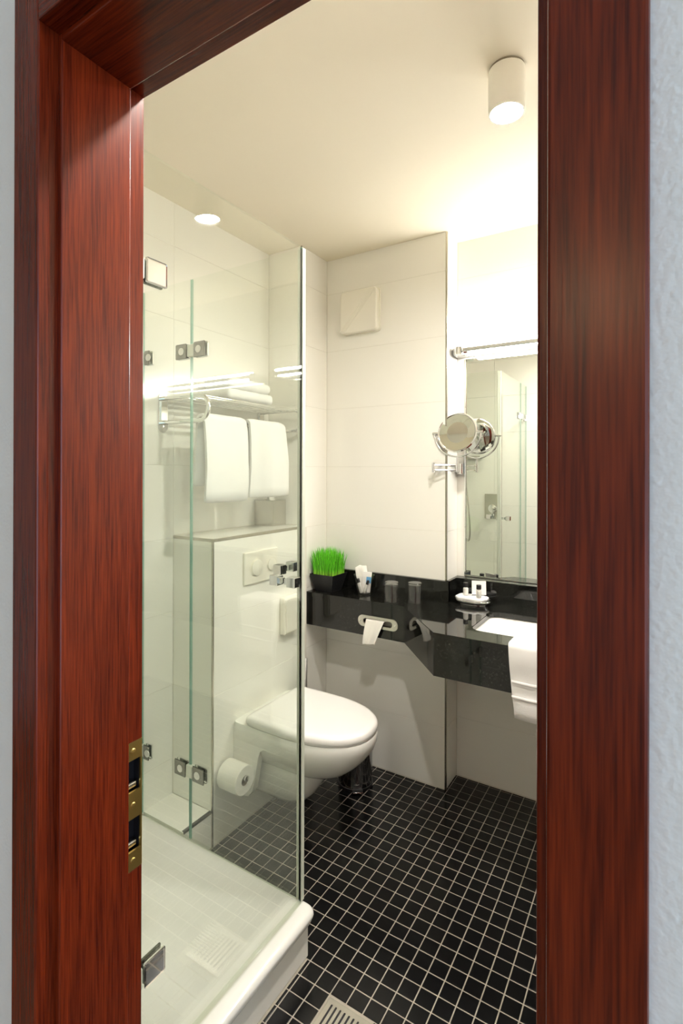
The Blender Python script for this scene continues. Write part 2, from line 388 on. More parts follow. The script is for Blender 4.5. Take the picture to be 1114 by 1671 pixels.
hl = thing('hall_lamp', 'round warm glass pendant lamp in the hall behind the viewer', 'pendant lamp', (-0.25, -1.85, 2.2))
obj('lamp_globe', lathe(N(), [(0.0001, -0.09)] + [(0.09 * math.cos(math.radians(a)), 0.09 * math.sin(math.radians(a))) for a in range(-80, 71, 10)], (-0.25, -1.85, 2.2), 32), 'hallglow', hl, smooth=60)
obj('stem', lathe(N(), [(0.031, 0.084), (0.031, 0.10), (0.006, 0.105), (0.006, 0.385), (0.05, 0.39), (0.05, 0.3995)], (-0.25, -1.85, 2.2), 24, 'z', True, True), 'satin', hl, smooth=40)
# door frame: door_1 (lining, casing, stop), strike plate, open leaf
CX0, CX1 = -0.6615, -0.0635          # inner edge of the casings
SX0, SX1 = -0.6545, -0.0745          # faces of the stop
RX0, RX1 = -0.6685, -0.0600          # rebate faces
dr = thing('door_1', 'reddish mahogany door frame', None, ((CX0 + CX1) / 2, Y_D0, 0), kind='structure')
yF, yS0, yS1, yE = 0.346, 0.372, 0.474, 0.506
zC, zS, zR = 2.0105, 2.0015, 2.0135
obj('casing', B(-0.7195, CX0, yF, Y_D0, 0, zC + 0.058, bev=0.0022), 'wood_z', dr)
obj('casing', B(CX1, -0.0075, yF, Y_D0, 0, zC + 0.058, bev=0.0022), 'wood_z', dr)
obj('casing', B(CX0 - 0.0005, CX1 + 0.0005, yF, Y_D0, zC, zC + 0.058, bev=0.0022), 'wood_x', dr)
obj('jamb', B(OX0, CX0 - 0.0015, yF + 0.003, yS0 + 0.01, 0, zC + 0.02), 'wood_z', dr)
obj('jamb', B(CX1 + 0.0015, OX1, yF + 0.003, yS0 + 0.01, 0, zC + 0.02), 'wood_z', dr)
obj('jamb', B(OX0, OX1, yF + 0.003, yS0 + 0.01, zC + 0.0015, OZ), 'wood_x', dr)
obj('stop', B(OX0, SX0, yS0, yS1, 0, zS + 0.01, bev=0.0022), 'wood_z', dr)
obj('stop', B(SX1, OX1, yS0, yS1, 0, zS + 0.01, bev=0.0022), 'wood_z', dr)
obj('stop', B(SX0 - 0.002, SX1 + 0.002, yS0, yS1, zS, OZ, bev=0.0022), 'wood_x', dr)
# rebate: cut-out for the strike at the left
obj('rebate', B(OX0, RX0, yS1 - 0.001, yE, 1.048, OZ, bev=0.0008), 'wood_z', dr)
obj('rebate', B(OX0, RX0, yS1 - 0.001, yE, 0, 0.858, bev=0.0008), 'wood_z', dr)
obj('rebate', B(RX1, OX1, yS1 - 0.001, yE, 0, OZ, bev=0.0008), 'wood_z', dr)
obj('rebate', B(RX0 - 0.001, RX1 + 0.001, yS1 - 0.001, yE, zR, OZ, bev=0.0008), 'wood_x', dr)
obj('casing', B(OX0 - 0.05, OX0 + 0.001, yE - 0.0055, yE - 0.0008, 0, OZ + 0.05, bev=0.001), 'wood_z', dr)
obj('casing', B(RX1 + 0.002, OX1 + 0.05, yE - 0.0055, yE - 0.0008, 0, OZ + 0.05, bev=0.001), 'wood_z', dr)
obj('casing', B(RX0, RX1, yE - 0.0055, yE - 0.0008, zR + 0.002, OZ + 0.05, bev=0.001), 'wood_x', dr)
sp = obj('strike_plate', poly(N(), [(yS1, 0.858), (yE, 0.858), (yE, 1.048), (yS1, 1.048)],
      [[(yS1 + 0.0075, 0.886), (yE - 0.003, 0.886), (yE - 0.003, 0.934), (yS1 + 0.0075, 0.934)],
       [(yS1 + 0.0075, 0.974), (yE - 0.003, 0.974), (yE - 0.003, 1.021), (yS1 + 0.0075, 1.021)]], YZ, RX0, RX0 - 0.003), 'brass', dr, label='brass strike plate')
obj('strike_recess', B(OX0, RX0 - 0.016, yS1, yE - 0.001, 0.86, 1.046), 'dark', sp)  # linings coloured near black as the shade behind the plate holes
obj('strike_recess', B(OX0, RX0 - 0.0032, yE - 0.0026, yE - 0.0002, 0.859, 1.047), 'dark', sp)
for z in (0.872, 0.954, 1.034):
    s = lathe(N(), [(0.0001, 0.0016), (0.0035, 0.0012), (0.0045, 0.0)], (RX0, 0.4905, z), 14, 'x'); obj('screw', s, 'brass', sp)
for z in (0.889, 0.977):
    obj('latch_tongue', B(RX0 - 0.014, RX0 - 0.006, yS1 + 0.006, yE - 0.004, z - 0.002, z + 0.007, bev=0.002), 'satin', sp)
# leaf standing open inside, along the right wall
lf = obj('door_leaf', B(RX1 + 0.012, RX1 + 0.612, yE + 0.022, yE + 0.062, 0.008, 1.995, bev=0.002), 'wood_z', dr)
h = N(); tube(h, [(RX1 + 0.55, yE + 0.062, 1.02), (RX1 + 0.55, yE + 0.096, 1.02), (RX1 + 0.545, yE + 0.104, 1.02), (RX1 + 0.53, yE + 0.106, 1.02), (RX1 + 0.44, yE + 0.106, 1.02)], 0.008)
lathe(h, [(0.024, 0.0), (0.024, 0.006)], (RX1 + 0.55, yE + 0.062, 1.02), 20, 'y', True, True)
obj('lever_handle', h, 'satin', lf, smooth=40)

# ================================================================== SHOWER
TX0, TX1, TY0, TY1, TZ = X_SH, -0.886, Y_D1, 1.292, 0.142
tray = thing('shower_tray', 'white low shower tray with rolled rim inside the glass enclosure', 'shower tray', (-1.3, 0.9, 0))
def rect_ring(bm, x0, x1, y0, y1, r, z, n=6): return [bm.verts.new((x, y, z)) for x, y in rrect(x0, x1, y0, y1, r, n)]
bm = N(); R_ = []
R_.append(rect_ring(bm, TX0, TX1 - 0.006, TY0, TY1 - 0.006, 0.03, TZ - 0.036))
for a in range(0, 91, 18):
    s, c = math.sin(math.radians(a)), math.cos(math.radians(a)); q = 0.018 * (1 - c)
    R_.append(rect_ring(bm, TX0, TX1 - q, TY0, TY1 - q, 0.03, TZ - 0.018 + 0.018 * s))
R_.append(rect_ring(bm, TX0 + 0.02, TX1 - 0.040, TY0 + 0.02, TY1 - 0.026, 0.03, TZ))
R_.append(rect_ring(bm, TX0 + 0.026, TX1 - 0.048, TY0 + 0.026, TY1 - 0.036, 0.04, TZ - 0.004))
R_.append(rect_ring(bm, TX0 + 0.05, TX1 - 0.072, TY0 + 0.05, TY1 - 0.062, 0.05, TZ - 0.022))
R_.append(rect_ring(bm, TX0 + 0.08, TX1 - 0.105, TY0 + 0.08, TY1 - 0.095, 0.06, TZ - 0.032))
R_.append(rect_ring(bm, TX0 + 0.30, TX1 - 0.33, TY0 + 0.30, TY1 - 0.32, 0.05, TZ - 0.040))
loop(bm, R_); bm.faces.new(R_[-1]); bm.faces.new(list(reversed(R_[0]))); fixn(bm)
obj('basin', bm, 'acrylic', tray, smooth=40)
apr = N(); box(apr, -0.918, -0.904, TY0, 1.268, 0.0, TZ - 0.03, bev=0.002); box(apr, X_CI, -0.918, 1.256, 1.268, 0.0, TZ - 0.03)
obj('apron', apr, 'tile_white', tray)
# raised anti-slip ribs
for k in range(15):
    y = 1.02 + 0.0088 * k
    obj('anti_slip_rib', B(-1.145, -1.005, y, y + 0.0036, TZ - 0.041, TZ - 0.0345, bev=0.0012, seg=1), 'acrylic', tray)
# tiled shelf between tray and cistern wall
pf = thing('shower_shelf', 'white ledge between shower tray and cistern wall with black sealing edge', 'ledge', (-1.59, 1.36, 0))
obj('ledge_block', B(X_SH, X_CI - 0.004, 1.294, Y_BOX - 0.001, 0.0, TZ - 0.002, bev=0.001), 'tile_white', pf)
obj('black_seal', B(X_CI - 0.013, X_CI - 0.0015, 1.296, Y_BOX - 0.002, TZ - 0.010, TZ - 0.0005, bev=0.0008), 'black', pf)

GZ0, GZ1, GT = TZ + 0.006, 2.130, 0.004
def glass_panel(bm, x0, x1, y0, y1, z0, z1):
    box(bm, x0, x1, y0, y1, z0, z1)
    thin = 'y' if (y1 - y0) < (x1 - x0) else 'x'
    for f in bm.faces:
        n = f.normal
        main = (abs(n.y) > 0.9 if thin == 'y' else abs(n.x) > 0.9) or abs(n.z) > 0.9
        f.material_index = 0 if main else 1
    return bm
XG = -0.937
def hinge(parent, c, along, half, far=True, near=True):
    """clamp plates either side of a fold; along = 'x' or 'y' is the direction of the glass"""
    def bx(u0, u1, t0, t1, z0, z1, bev):
        return B(c[0] + u0, c[0] + u1, c[1] + t0, c[1] + t1, c[2] + z0, c[2] + z1, bev=bev) if along == 'x' else B(c[0] + t0, c[0] + t1, c[1] + u0, c[1] + u1, c[2] + z0, c[2] + z1, bev=bev)
    hg = obj('hinge', bx(-0.015, 0.015, -0.0095, 0.0080, -0.022, 0.022, 0.003), 'seal', parent)
    for s, on in ((-1, far), (1, near)):
        if not on: continue
        u = sorted((s * 0.018, s * half))
        for t in ((0.0043, 0.0085), (-0.011, -0.0043)):
            if t[0] > 0:
                obj('clamp_plate', bx(u[0], u[1], t[0], t[1], -0.027, 0.027, 0.004), 'chrome', hg, label='plain chrome outer plate'); continue
            obj('clamp_plate', bx(u[0], u[1], t[0], t[1], -0.027, 0.027, 0.004), 'chromedark', hg)
            d = (c[0] + s * 0.043, c[1], c[2]) if along == 'x' else (c[0], c[1] + s * 0.043, c[2])
            t_out = t[1] + 0.0015 if t[1] > 0.005 else t[0] - 0.0015; t_in = t_out - math.copysign(0.003, t_out)
            lathe_bm = lathe(N(), [(0.013, t_in), (0.013, t_out), (0.010, t_out)], d, 20, 'y' if along == 'x' else 'x', True, True)
            obj('cover_cap', lathe_bm, 'cap_light', hg, label='pale round cap')
    return hg
def cube_knob(parent, c, axis, s=0.0145):
    for sg in (-1, 1):
        d0, d1 = sorted((sg * 0.0165, sg * 0.046)); e0, e1 = sorted((sg * 0.0045, sg * 0.018))
        bm = N()
        if axis == 'x':
            box(bm, c[0] + d0, c[0] + d1, c[1] - s, c[1] + s, c[2] - s, c[2] + s, bev=0.0015); box(bm, c[0] + e0, c[0] + e1, c[1] - s * .55, c[1] + s * .55, c[2] - s * .55, c[2] + s * .55)
        else:
            box(bm, c[0] - s, c[0] + s, c[1] + d0, c[1] + d1, c[2] - s, c[2] + s, bev=0.0015); box(bm, c[0] - s * .55, c[0] + s * .55, c[1] + e0, c[1] + e1, c[2] - s * .55, c[2] + s * .55)
        obj('cube_knob', bm, 'chrome', parent, label='square chrome door knob')
ga = thing('shower_door', 'folding glass shower door on the toilet side with two chrome fold hinges', 'shower door', (-1.3, Y_G, 0))
obj('glass_pane', glass_panel(N(), -1.4215, XG - 0.016, Y_G - GT, Y_G + GT, GZ0, GZ1), None, ga, mats=['pane', 'glassedge'])
obj('glass_pane', glass_panel(N(), X_SH + 0.012, -1.4275, Y_G - GT, Y_G + GT, GZ0, GZ1), None, ga, mats=['pane', 'glassedge'])
obj('edge_seal', B(XG - 0.016, XG - 0.004, Y_G - 0.007, Y_G + 0.007, GZ0, GZ1 - 0.002, bev=0.002), 'seal', ga)
obj('bottom_seal', B(X_SH + 0.012, XG - 0.016, Y_G - 0.006, Y_G + 0.006, TZ + 0.0005, GZ0, bev=0.001), 'clearseal', ga)
for z in (1.877, 0.388):
    hinge(ga, (-1.4245, Y_G, z), 'x', 0.074)
    hinge(ga, (X_SH + 0.008, Y_G, z), 'x', 0.050, far=False)
cube_knob(ga, (-1.000, Y_G, 1.150), 'y')
gb = thing('shower_door', 'folding glass shower door facing the room, nearest the doorway, chrome hinge low down', 'shower door', (XG, 0.9, 0))
obj('glass_pane', glass_panel(N(), XG - GT, XG + GT, 0.695, Y_G - 0.010, GZ0, GZ1), None, gb, mats=['pane', 'glassedge'])
obj('glass_pane', glass_panel(N(), XG - GT, XG + GT, Y_D1 + 0.010, 0.689, GZ0, GZ1), None, gb, mats=['pane', 'glassedge'])
obj('edge_seal', B(XG - 0.007, XG + 0.007, Y_G - 0.010, Y_G + 0.004, GZ0, GZ1 - 0.002, bev=0.002), 'seal', gb)
obj('bottom_seal', B(XG - 0.006, XG + 0.006, Y_D1 + 0.010, Y_G - 0.010, TZ + 0.0005, GZ0, bev=0.001), 'clearseal', gb)
for z in (1.877, 0.383):
    hinge(gb, (XG, 0.692, z), 'y', 0.072)
    hinge(gb, (XG, Y_D1 + 0.006, z), 'y', 0.050, far=False)
cube_knob(gb, (XG + 0.002, 1.190, 1.132), 'x')

# shower mixer, soap shelf, hand shower: on the door-side wall, seen in the mirror
mx_ = thing('shower_mixer', 'chrome square shower mixer plate with lever, seen in the mirror', 'shower mixer', (-1.214, Y_D1, 1.165))
obj('wall_plate', B(-1.267, -1.161, Y_D1 + 0.001, Y_D1 + 0.010, 1.065, 1.268, bev=0.003), 'satin', mx_)
obj('knob', lathe(N(), [(0.034, 0), (0.034, 0.03), (0.028, 0.034), (0.0001, 0.035)], (-1.195, Y_D1 + 0.010, 1.15), 28, 'y'), 'chrome', mx_, smooth=40)
obj('lever', B(-1.203, -1.187, Y_D1 + 0.03, Y_D1 + 0.05, 1.085, 1.155, bev=0.004), 'chrome', mx_)
ss = thing('soap_shelf', 'small metal soap shelf on the shower wall, seen in the mirror', 'shelf', (-1.345, Y_D1, 1.566))
obj('shelf_plate', B(-1.405, -1.285, Y_D1 + 0.001, Y_D1 + 0.085, 1.560, 1.566, bev=0.002), 'satin', ss)
obj('shelf_lip', B(-1.405, -1.285, Y_D1 + 0.081, Y_D1 + 0.085, 1.566, 1.582, bev=0.001), 'satin', ss)
hs = thing('hand_shower', 'hand shower with hanging chrome hose on a slide rail, seen in the mirror', 'shower head', (-1.45, Y_D1, 0.9))
obj('slide_rail', tube(N(), [(-1.45, Y_D1 + 0.04, 1.28), (-1.45, Y_D1 + 0.04, 1.95)], 0.009), 'chrome', hs, smooth=40)
for z in (1.30, 1.93):
    obj('rail_bracket', tube(N(), [(-1.45, Y_D1 + 0.001, z), (-1.45, Y_D1 + 0.045, z)], 0.012), 'chrome', hs, smooth=40)
obj('shower_head', tube(N(), [(-1.45, Y_D1 + 0.055, 1.72), (-1.45, Y_D1 + 0.075, 1.80), (-1.45, Y_D1 + 0.11, 1.87), (-1.45, Y_D1 + 0.14, 1.875)], [0.011, 0.013, 0.03, 0.045], 16), 'chrome', hs, smooth=40)
hp = []
for i in range(33):
    t = i / 32.0
    hp.append((-1.45 + 0.075 * math.sin(math.pi * t) ** 1.0, Y_D1 + 0.055, 1.72 * (1 - t) ** 2 + 2 * t * (1 - t) * 0.55 + t * t * 1.0 if t < 1 else 1.0))
obj('hose', tube(N(), hp, 0.0065, 8), 'satin', hs, smooth=60)
# ================================================================== CEILING LAMP, LIGHT BAR, VENT
def downlight(LX, LY, label):
    dl = thing('ceiling_lamp', label, 'ceiling lamp', (LX, LY, Z_C))
    obj('mounting_ring', lathe(N(), [(0.0465, 0), (0.0465, -0.004), (0.044, -0.004), (0.044, -0.006)], (LX, LY, Z_C), 40, 'z', True, True), 'trim', dl, smooth=40)
    obj('housing', lathe(N(), [(0.040, -0.006), (0.048, -0.0065), (0.048, -0.119), (0.0465, -0.121), (0.0425, -0.121), (0.0415, -0.116), (0.0415, -0.02)], (LX, LY, Z_C), 48, 'z'), 'plastic', dl, smooth=40)
    obj('lit_lens', lathe(N(), [(0.0001, -0.1175), (0.030, -0.117), (0.0414, -0.113), (0.0414, -0.111), (0.0001, -0.111)], (LX, LY, Z_C), 40, 'z'), 'lampglow', dl, smooth=60)
downlight(-0.366, 1.432, 'white cylindrical surface downlight lit on the ceiling')
downlight(-0.366, 0.800, 'added white ceiling downlight just inside the doorway, unseen, brightening the shower')  # unseen lamp added to brighten the shower and the door end

def light_bar(bx0, bx1, label):
    lb = thing('mirror_light', label, 'wall lamp', ((bx0 + bx1) / 2, Y_REC, 2.0))
    pts = [(bx0 + 0.028 + x, y) for x, y in arc((0, 2.322), 0.026, 180, 360, 14)] + [(bx0 + 0.054, Y_REC - 0.001), (bx0 + 0.002, Y_REC - 0.001)]
    br = N(); poly(br, pts, [], XY, 1.990, 2.024)
    obj('end_bracket', br, 'chrome', lb, smooth=40)
    br = N(); poly(br, [(x * -1 + (bx1 + bx0), y) for x, y in pts], [], XY, 1.990, 2.024)
    obj('end_bracket', br, 'chrome', lb, smooth=40)
    obj('channel', B(bx0 + 0.05, bx1 - 0.05, 2.298, 2.346, 1.9985, 2.018, bev=0.005), 'chrome', lb)
    obj('upper_diffuser', tube(N(), [(bx0 + 0.044, 2.328, 2.0285), (bx1 - 0.044, 2.328, 2.0285)], 0.0100, 16), 'barglow', lb, smooth=40)
    obj('lower_diffuser', B(bx0 + 0.075, bx1 - 0.075, 2.308, 2.336, 1.991, 1.999, bev=0.003), 'barglow2', lb)
    obj('wall_rail', B(bx0 + 0.04, bx1 - 0.04, Y_REC - 0.012, Y_REC - 0.001, 1.992, 2.018, bev=0.002), 'chrome', lb)
light_bar(-0.838, 0.060, 'slim chrome wall light bar glowing above the mirror')
light_bar(0.165, 1.115, 'second light bar, right of the first, seen as a long streak in the shower glass')

mi = thing('wall_mirror', 'large frameless wall mirror above the washbasin', 'mirror', (-0.38, Y_REC, 0.957))
obj('mirror_glass', B(-0.806, 1.10, Y_REC - 0.005, Y_REC - 0.0008, 0.9575, 1.983, bev=0.0008, seg=1), 'mirror', mi)

vf = thing('vent_cover', 'square cream ventilation cover with diagonal grooves on the back wall', 'vent', (-1.288, Y_FAN, 2.245))
def rplate(x0, x1, z0, z1, r, y0, y1, bev=0.004):
    bm = N(); poly(bm, rrect(x0, x1, z0, z1, r, 6), [], XZ, y0, y1); return bm
obj('wall_frame', rplate(-1.392, -1.180, 2.138, 2.352, 0.016, Y_FAN - 0.008, Y_FAN - 0.0005), 'plastic', vf, smooth=30)
obj('body', rplate(-1.388, -1.186, 2.143, 2.348, 0.018, Y_FAN - 0.026, Y_FAN - 0.008), 'plastic', vf, smooth=30)
fc = N(); rr = []
for y, q in ((Y_FAN - 0.028, 0), (Y_FAN - 0.036, 0.0), (Y_FAN - 0.040, 0.0015), (Y_FAN - 0.0415, 0.006)):
    rr.append([fc.verts.new((x, y, z)) for x, z in rrect(-1.3905 + q, -1.1835 - q, 2.1405 + q, 2.3505 - q, 0.020, 6)])
loop(fc, rr); fc.faces.new(rr[0]); fc.faces.new(rr[-1]); fixn(fc)
obj('front_cover', fc, 'plastic', vf, smooth=30)
for k, off in enumerate((-0.016, -0.006, 0.004, 0.014)):
    bm = N(); x0, z0, x1, z1 = -1.375 + off, 2.152, -1.202 + off, 2.342
    if x1 > -1.19: z1 -= (x1 + 1.19) * 1.1; x1 = -1.19
    d = Vector((x1 - x0, 0, z1 - z0)).normalized(); n = Vector((-d.z, 0, d.x)) * 0.0012; y = Y_FAN - 0.0415
    a = [Vector((x0, y, z0)), Vector((x1, y, z1))]
    v = [bm.verts.new(p + s * n) for p, s in ((a[0], 1), (a[1], 1), (a[1], -1), (a[0], -1))]
    t = [bm.verts.new(p + Vector((0, -0.0016, 0))) for p in a]
    for f in ((v[0], v[1], t[1], t[0]), (v[3], v[2], t[1], t[0]), (v[0], v[3], t[0]), (v[1], v[2], t[1])): bm.faces.new(f)
    obj('cover_ridge', fixn(bm), 'plastic', vf)

# ================================================================== COUNTER, BASIN
CZ = 0.860
ct = thing('vanity_counter', 'polished black granite washbasin counter stepping back along the wall', 'counter', (-0.6, 2.1, 0.70))
C1, C2, C3 = (-0.969, 2.073), (-0.721, 1.794), (X_R - 0.001, 1.794)
SKX0, SKX1, SKY0, SKY1 = -0.620, -0.165, 1.905, 2.200
outer = [(X_CO + 0.001, 2.073), C1, C2, C3, (X_R - 0.001, Y_REC - 0.001), (X_REC + 0.001, Y_REC - 0.001), (X_REC + 0.001, Y_FAN - 0.001), (X_CO + 0.001, Y_FAN - 0.001)]
bm = N(); poly(bm, outer, [rrect(SKX0, SKX1, SKY0, SKY1, 0.045, 6)], XY, CZ, CZ - 0.020)
bmesh.ops.bevel(bm, geom=[e for e in bm.edges if e.calc_face_angle(0) > 1.2 and abs(e.verts[0].co.z - CZ) < 1e-4 and abs(e.verts[1].co.z - CZ) < 1e-4], offset=0.0015, segments=2, affect='EDGES')
obj('worktop', bm, 'granite', ct)
HX0, HX1, HZ = -1.199, -0.996, 0.768
in_ = 0.003
bm = N(); poly(bm, [(X_CO + 0.001, 0.700), (C1[0] + 0.004, 0.700), (C1[0] + 0.004, 0.8395), (X_CO + 0.001, 0.8395)], [rrect(HX0 + 0.030, HX1 - 0.030, HZ - 0.014, HZ + 0.014, 0.0135, 5)], XZ, 2.073 + in_, 2.073 + 0.020)
obj('apron_panel', bm, 'granite', ct)
dv = (Vector((*C2, 0)) - Vector((*C1, 0))).normalized(); nv = Vector((-dv.y, dv.x, 0))
a, b_ = Vector((*C1, 0)) + nv * in_, Vector((*C2, 0)) + nv * in_
bm = N(); vs = []
for z in (0.700, 0.8395):
    for q in (a, b_, b_ + nv * 0.02, a + nv * 0.02): vs.append(bm.verts.new((q.x, q.y, z)))
for f in ((0, 1, 2, 3), (4, 5, 6, 7), (0, 1, 5, 4), (1, 2, 6, 5), (2, 3, 7, 6), (3, 0, 4, 7)): bm.faces.new([vs[i] for i in f])
obj('apron_panel', fixn(bm), 'granite', ct)
obj('apron_panel', B(C2[0] + 0.0, X_R - 0.002, C2[1] + in_, C2[1] + 0.023, 0.700, 0.8395, bev=0.001), 'granite', ct)
obj('splashback', B(X_CO + 0.001, -0.825, 2.236, Y_FAN - 0.001, CZ, 0.955, bev=0.0012), 'granite', ct)
obj('splashback', B(X_REC + 0.001, -0.825, 2.2365, 2.343, CZ, 0.955, bev=0.0012), 'granite', ct)
obj('splashback', B(X_REC + 0.001, X_R - 0.001, 2.343, Y_REC - 0.001, CZ, 0.955, bev=0.0012), 'granite', ct)
sk = thing('washbasin', 'white undermounted washbasin sunk in the black counter', 'washbasin', ((SKX0 + SKX1) / 2, (SKY0 + SKY1) / 2, 0.72))
bm = N(); R_ = []
for q, z, r in ((-0.012, CZ - 0.021, 0.05), (-0.004, CZ - 0.022, 0.05), (0.004, CZ - 0.030, 0.05), (0.022, CZ - 0.075, 0.055), (0.048, CZ - 0.115, 0.06), (0.085, CZ - 0.135, 0.05), (0.12, CZ - 0.14, 0.02)):
    R_.append(rect_ring(bm, SKX0 + q, SKX1 - q, SKY0 + q, SKY1 - q, r, z))
loop(bm, R_); bm.faces.new(R_[-1])
ext = []
for q, z in ((-0.013, CZ - 0.021), (-0.013, CZ - 0.04), (0.03, CZ - 0.14), (0.1, CZ - 0.152)):
    ext.append(rect_ring(bm, SKX0 + q, SKX1 - q, SKY0 + q, SKY1 - q, 0.05, z))
loop(bm, ext); bm.faces.new(ext[-1]); fixn(bm)
obj('bowl', bm, 'ceramic', sk, smooth=50)
obj('drain_plug', lathe(N(), [(0.0001, 0.006), (0.02, 0.005), (0.026, 0.0), (0.03, 0.0)], ((SKX0 + SKX1) / 2, 2.06, CZ - 0.14), 24), 'chrome', sk, smooth=40)
fa = thing('basin_tap', 'chrome single lever tap behind the washbasin', 'tap', (-0.39, 2.27, CZ))
obj('tap_body', lathe(N(), [(0.026, 0), (0.024, 0.005), (0.022, 0.10), (0.020, 0.12)], (-0.39, 2.27, CZ), 24, 'z', True, True), 'chrome', fa, smooth=40)
obj('spout', tube(N(), [(-0.39, 2.265, CZ + 0.07), (-0.39, 2.22, CZ + 0.085), (-0.39, 2.15, CZ + 0.08), (-0.39, 2.14, CZ + 0.065)], 0.012, 14), 'chrome', fa, smooth=40)
obj('lever', tube(N(), [(-0.39, 2.27, CZ + 0.125), (-0.39, 2.22, CZ + 0.14), (-0.39, 2.19, CZ + 0.15)], [0.016, 0.009, 0.007], 12), 'chrome', fa, smooth=40)
# tissue dispenser let into the apron
td = thing('tissue_dispenser', 'oval chrome tissue slot in the black counter front with hanging tissue', 'tissue dispenser', ((HX0 + HX1) / 2, 2.073, HZ))
bm = N(); poly(bm, rrect(HX0, HX1, HZ - 0.026, HZ + 0.026, 0.0258, 8), [rrect(HX0 + 0.028, HX1 - 0.028, HZ - 0.013, HZ + 0.013, 0.0128, 8)], XZ, 2.073 + in_, 2.073 - 0.004)
bmesh.ops.bevel(bm, geom=[e for e in bm.edges if e.calc_face_angle(0) > 1.2 and e.verts[0].co.y < 2.07 and e.verts[1].co.y < 2.07], offset=0.002, segments=2, affect='EDGES')
obj('oval_frame', bm, 'satin', td, smooth=40)
for x in (HX0 + 0.013, HX1 - 0.013): obj('screw', lathe(N(), [(0.0001, -0.0018), (0.003, -0.0015), (0.0045, 0)], (x, 2.069, HZ), 12, 'y'), 'chrome', td)
obj('roll', tube(N(), [(HX0 + 0.035, 2.115, HZ + 0.002), (HX1 - 0.035, 2.115, HZ + 0.002)], 0.030, 24), 'cardboard', td, smooth=40)
def sheet(bm, f, nu, nv):
    g = [[bm.verts.new(f(i / nu, j / nv)) for j in range(nv + 1)] for i in range(nu + 1)]
    for i in range(nu):
        for j in range(nv): bm.faces.new((g[i][j], g[i + 1][j], g[i + 1][j + 1], g[i][j + 1]))
    return g
def solid(bm, t):
    bmesh.ops.recalc_face_normals(bm, faces=bm.faces); bmesh.ops.solidify(bm, geom=bm.faces[:], thickness=t); return bm
def tis(u, v):
    x = -1.150 + 0.096 * u + (0.0 if v < 0.3 else -0.0) ; s = v
    wx = x - s ** 1.2 * (0.016 + 0.034 * u)
    if s < 0.25: q = s / 0.25; y = 2.090 - 0.026 * q; z = HZ + 0.009 + 0.002 * math.sin(math.pi * q)
    else: q = (s - 0.25) / 0.75; y = 2.064 - 0.012 * math.sin(q * 2.2) + 0.003 * math.sin(u * 9); z = HZ + 0.009 - 0.103 * q - 0.008 * q * (1 - u)
    return Vector((wx, y, z))
bm = N(); sheet(bm, tis, 12, 16); obj('tissue_sheet', solid(bm, 0.0012), 'paper', td, smooth=60)

# ================================================================== TOILET
TCY = 1.726
to = thing('toilet', 'white wall hung toilet with closed lid', 'toilet', (X_CI, TCY, 0.1))
def dring(bm, xb, xf, w, z, wb=None, n=22, p=2.25, frac=0.46):
    wb = w if wb is None else wb; xc = xb + (xf - xb) * frac; pts = []
    for k in range(n + 1):
        a = -math.pi / 2 + math.pi * k / n
        c, s = math.cos(a), math.sin(a)
        pts.append((xc + (xf - xc) * abs(c) ** (2 / p), w * math.copysign(abs(s) ** (2 / p), s)))
    for k in range(1, 7):
        t = k / 7; pts.append((xc + (xb - xc) * t, w + (wb - w) * t * t))
    r = min(0.012, wb * .3); pts += [(xb + r, wb), (xb + r * .3, wb - r * .3), (xb, wb - r)]
    pts += [(xb, -(wb - r)), (xb + r * .3, -(wb - r * .3)), (xb + r, -wb)]
    for k in range(6, 0, -1):
        t = k / 7; pts.append((xc + (xb - xc) * t, -(w + (wb - w) * t * t)))
    return [bm.verts.new((x, TCY + y, z)) for x, y in pts]
XT = X_CI + 0.001
bm = N()
R_ = [dring(bm, XT, xf, w, z, wb) for xf, w, z, wb in ((-0.955, 0.170, 0.4425, 0.165), (-0.938, 0.182, 0.4415, 0.178), (-0.934, 0.186, 0.432, 0.182), (-0.938, 0.185, 0.405, 0.182), (-0.948, 0.181, 0.380, 0.180),
      (-0.968, 0.170, 0.352, 0.172), (-0.998, 0.150, 0.320, 0.155), (-1.035, 0.126, 0.288, 0.13), (-1.08, 0.100, 0.262, 0.105), (-1.135, 0.072, 0.245, 0.08), (-1.20, 0.04, 0.237, 0.05))]
loop(bm, R_); bm.faces.new(R_[0]); bm.faces.new(R_[-1])
R_ = [dring(bm, XT, xf, w, z, frac=.6) for xf, w, z in ((-1.10, 0.085, 0.37), (-1.13, 0.088, 0.31), (-1.145, 0.092, 0.292), (-1.155, 0.118, 0.280), (-1.160, 0.124, 0.268), (-1.166, 0.124, 0.23), (-1.178, 0.118, 0.19), (-1.198, 0.104, 0.155), (-1.222, 0.082, 0.128), (-1.26, 0.05, 0.115), (-1.30, 0.025, 0.112))]
loop(bm, R_); bm.faces.new(R_[0]); bm.faces.new(R_[-1])
fixn(bm)
for s in (-1, 1):
    y0, y1 = sorted((TCY + s * 0.179, TCY + s * 0.150))
    b2 = N(); ring = []
    prof = [(XT, 0.42), (-1.30, 0.42), (-1.30, 0.372), (-1.318, 0.370), (-1.334, 0.358), (-1.343, 0.335), (-1.350, 0.30), (-1.362, 0.24), (-1.375, 0.19), (-1.395, 0.165), (XT, 0.155)]
    poly(b2, prof, [], lambda u, v, t: Vector((u, t, v)), y0, y1)
    me = bpy.data.meshes.new('t'); b2.to_mesh(me); b2.free(); bm.from_mesh(me); bpy.data.meshes.remove(me)
box(bm, XT, -1.40, TCY - 0.170, TCY + 0.170, 0.16, 0.28, bev=0.02)
obj('bowl', bm, 'ceramic', to, smooth=38)
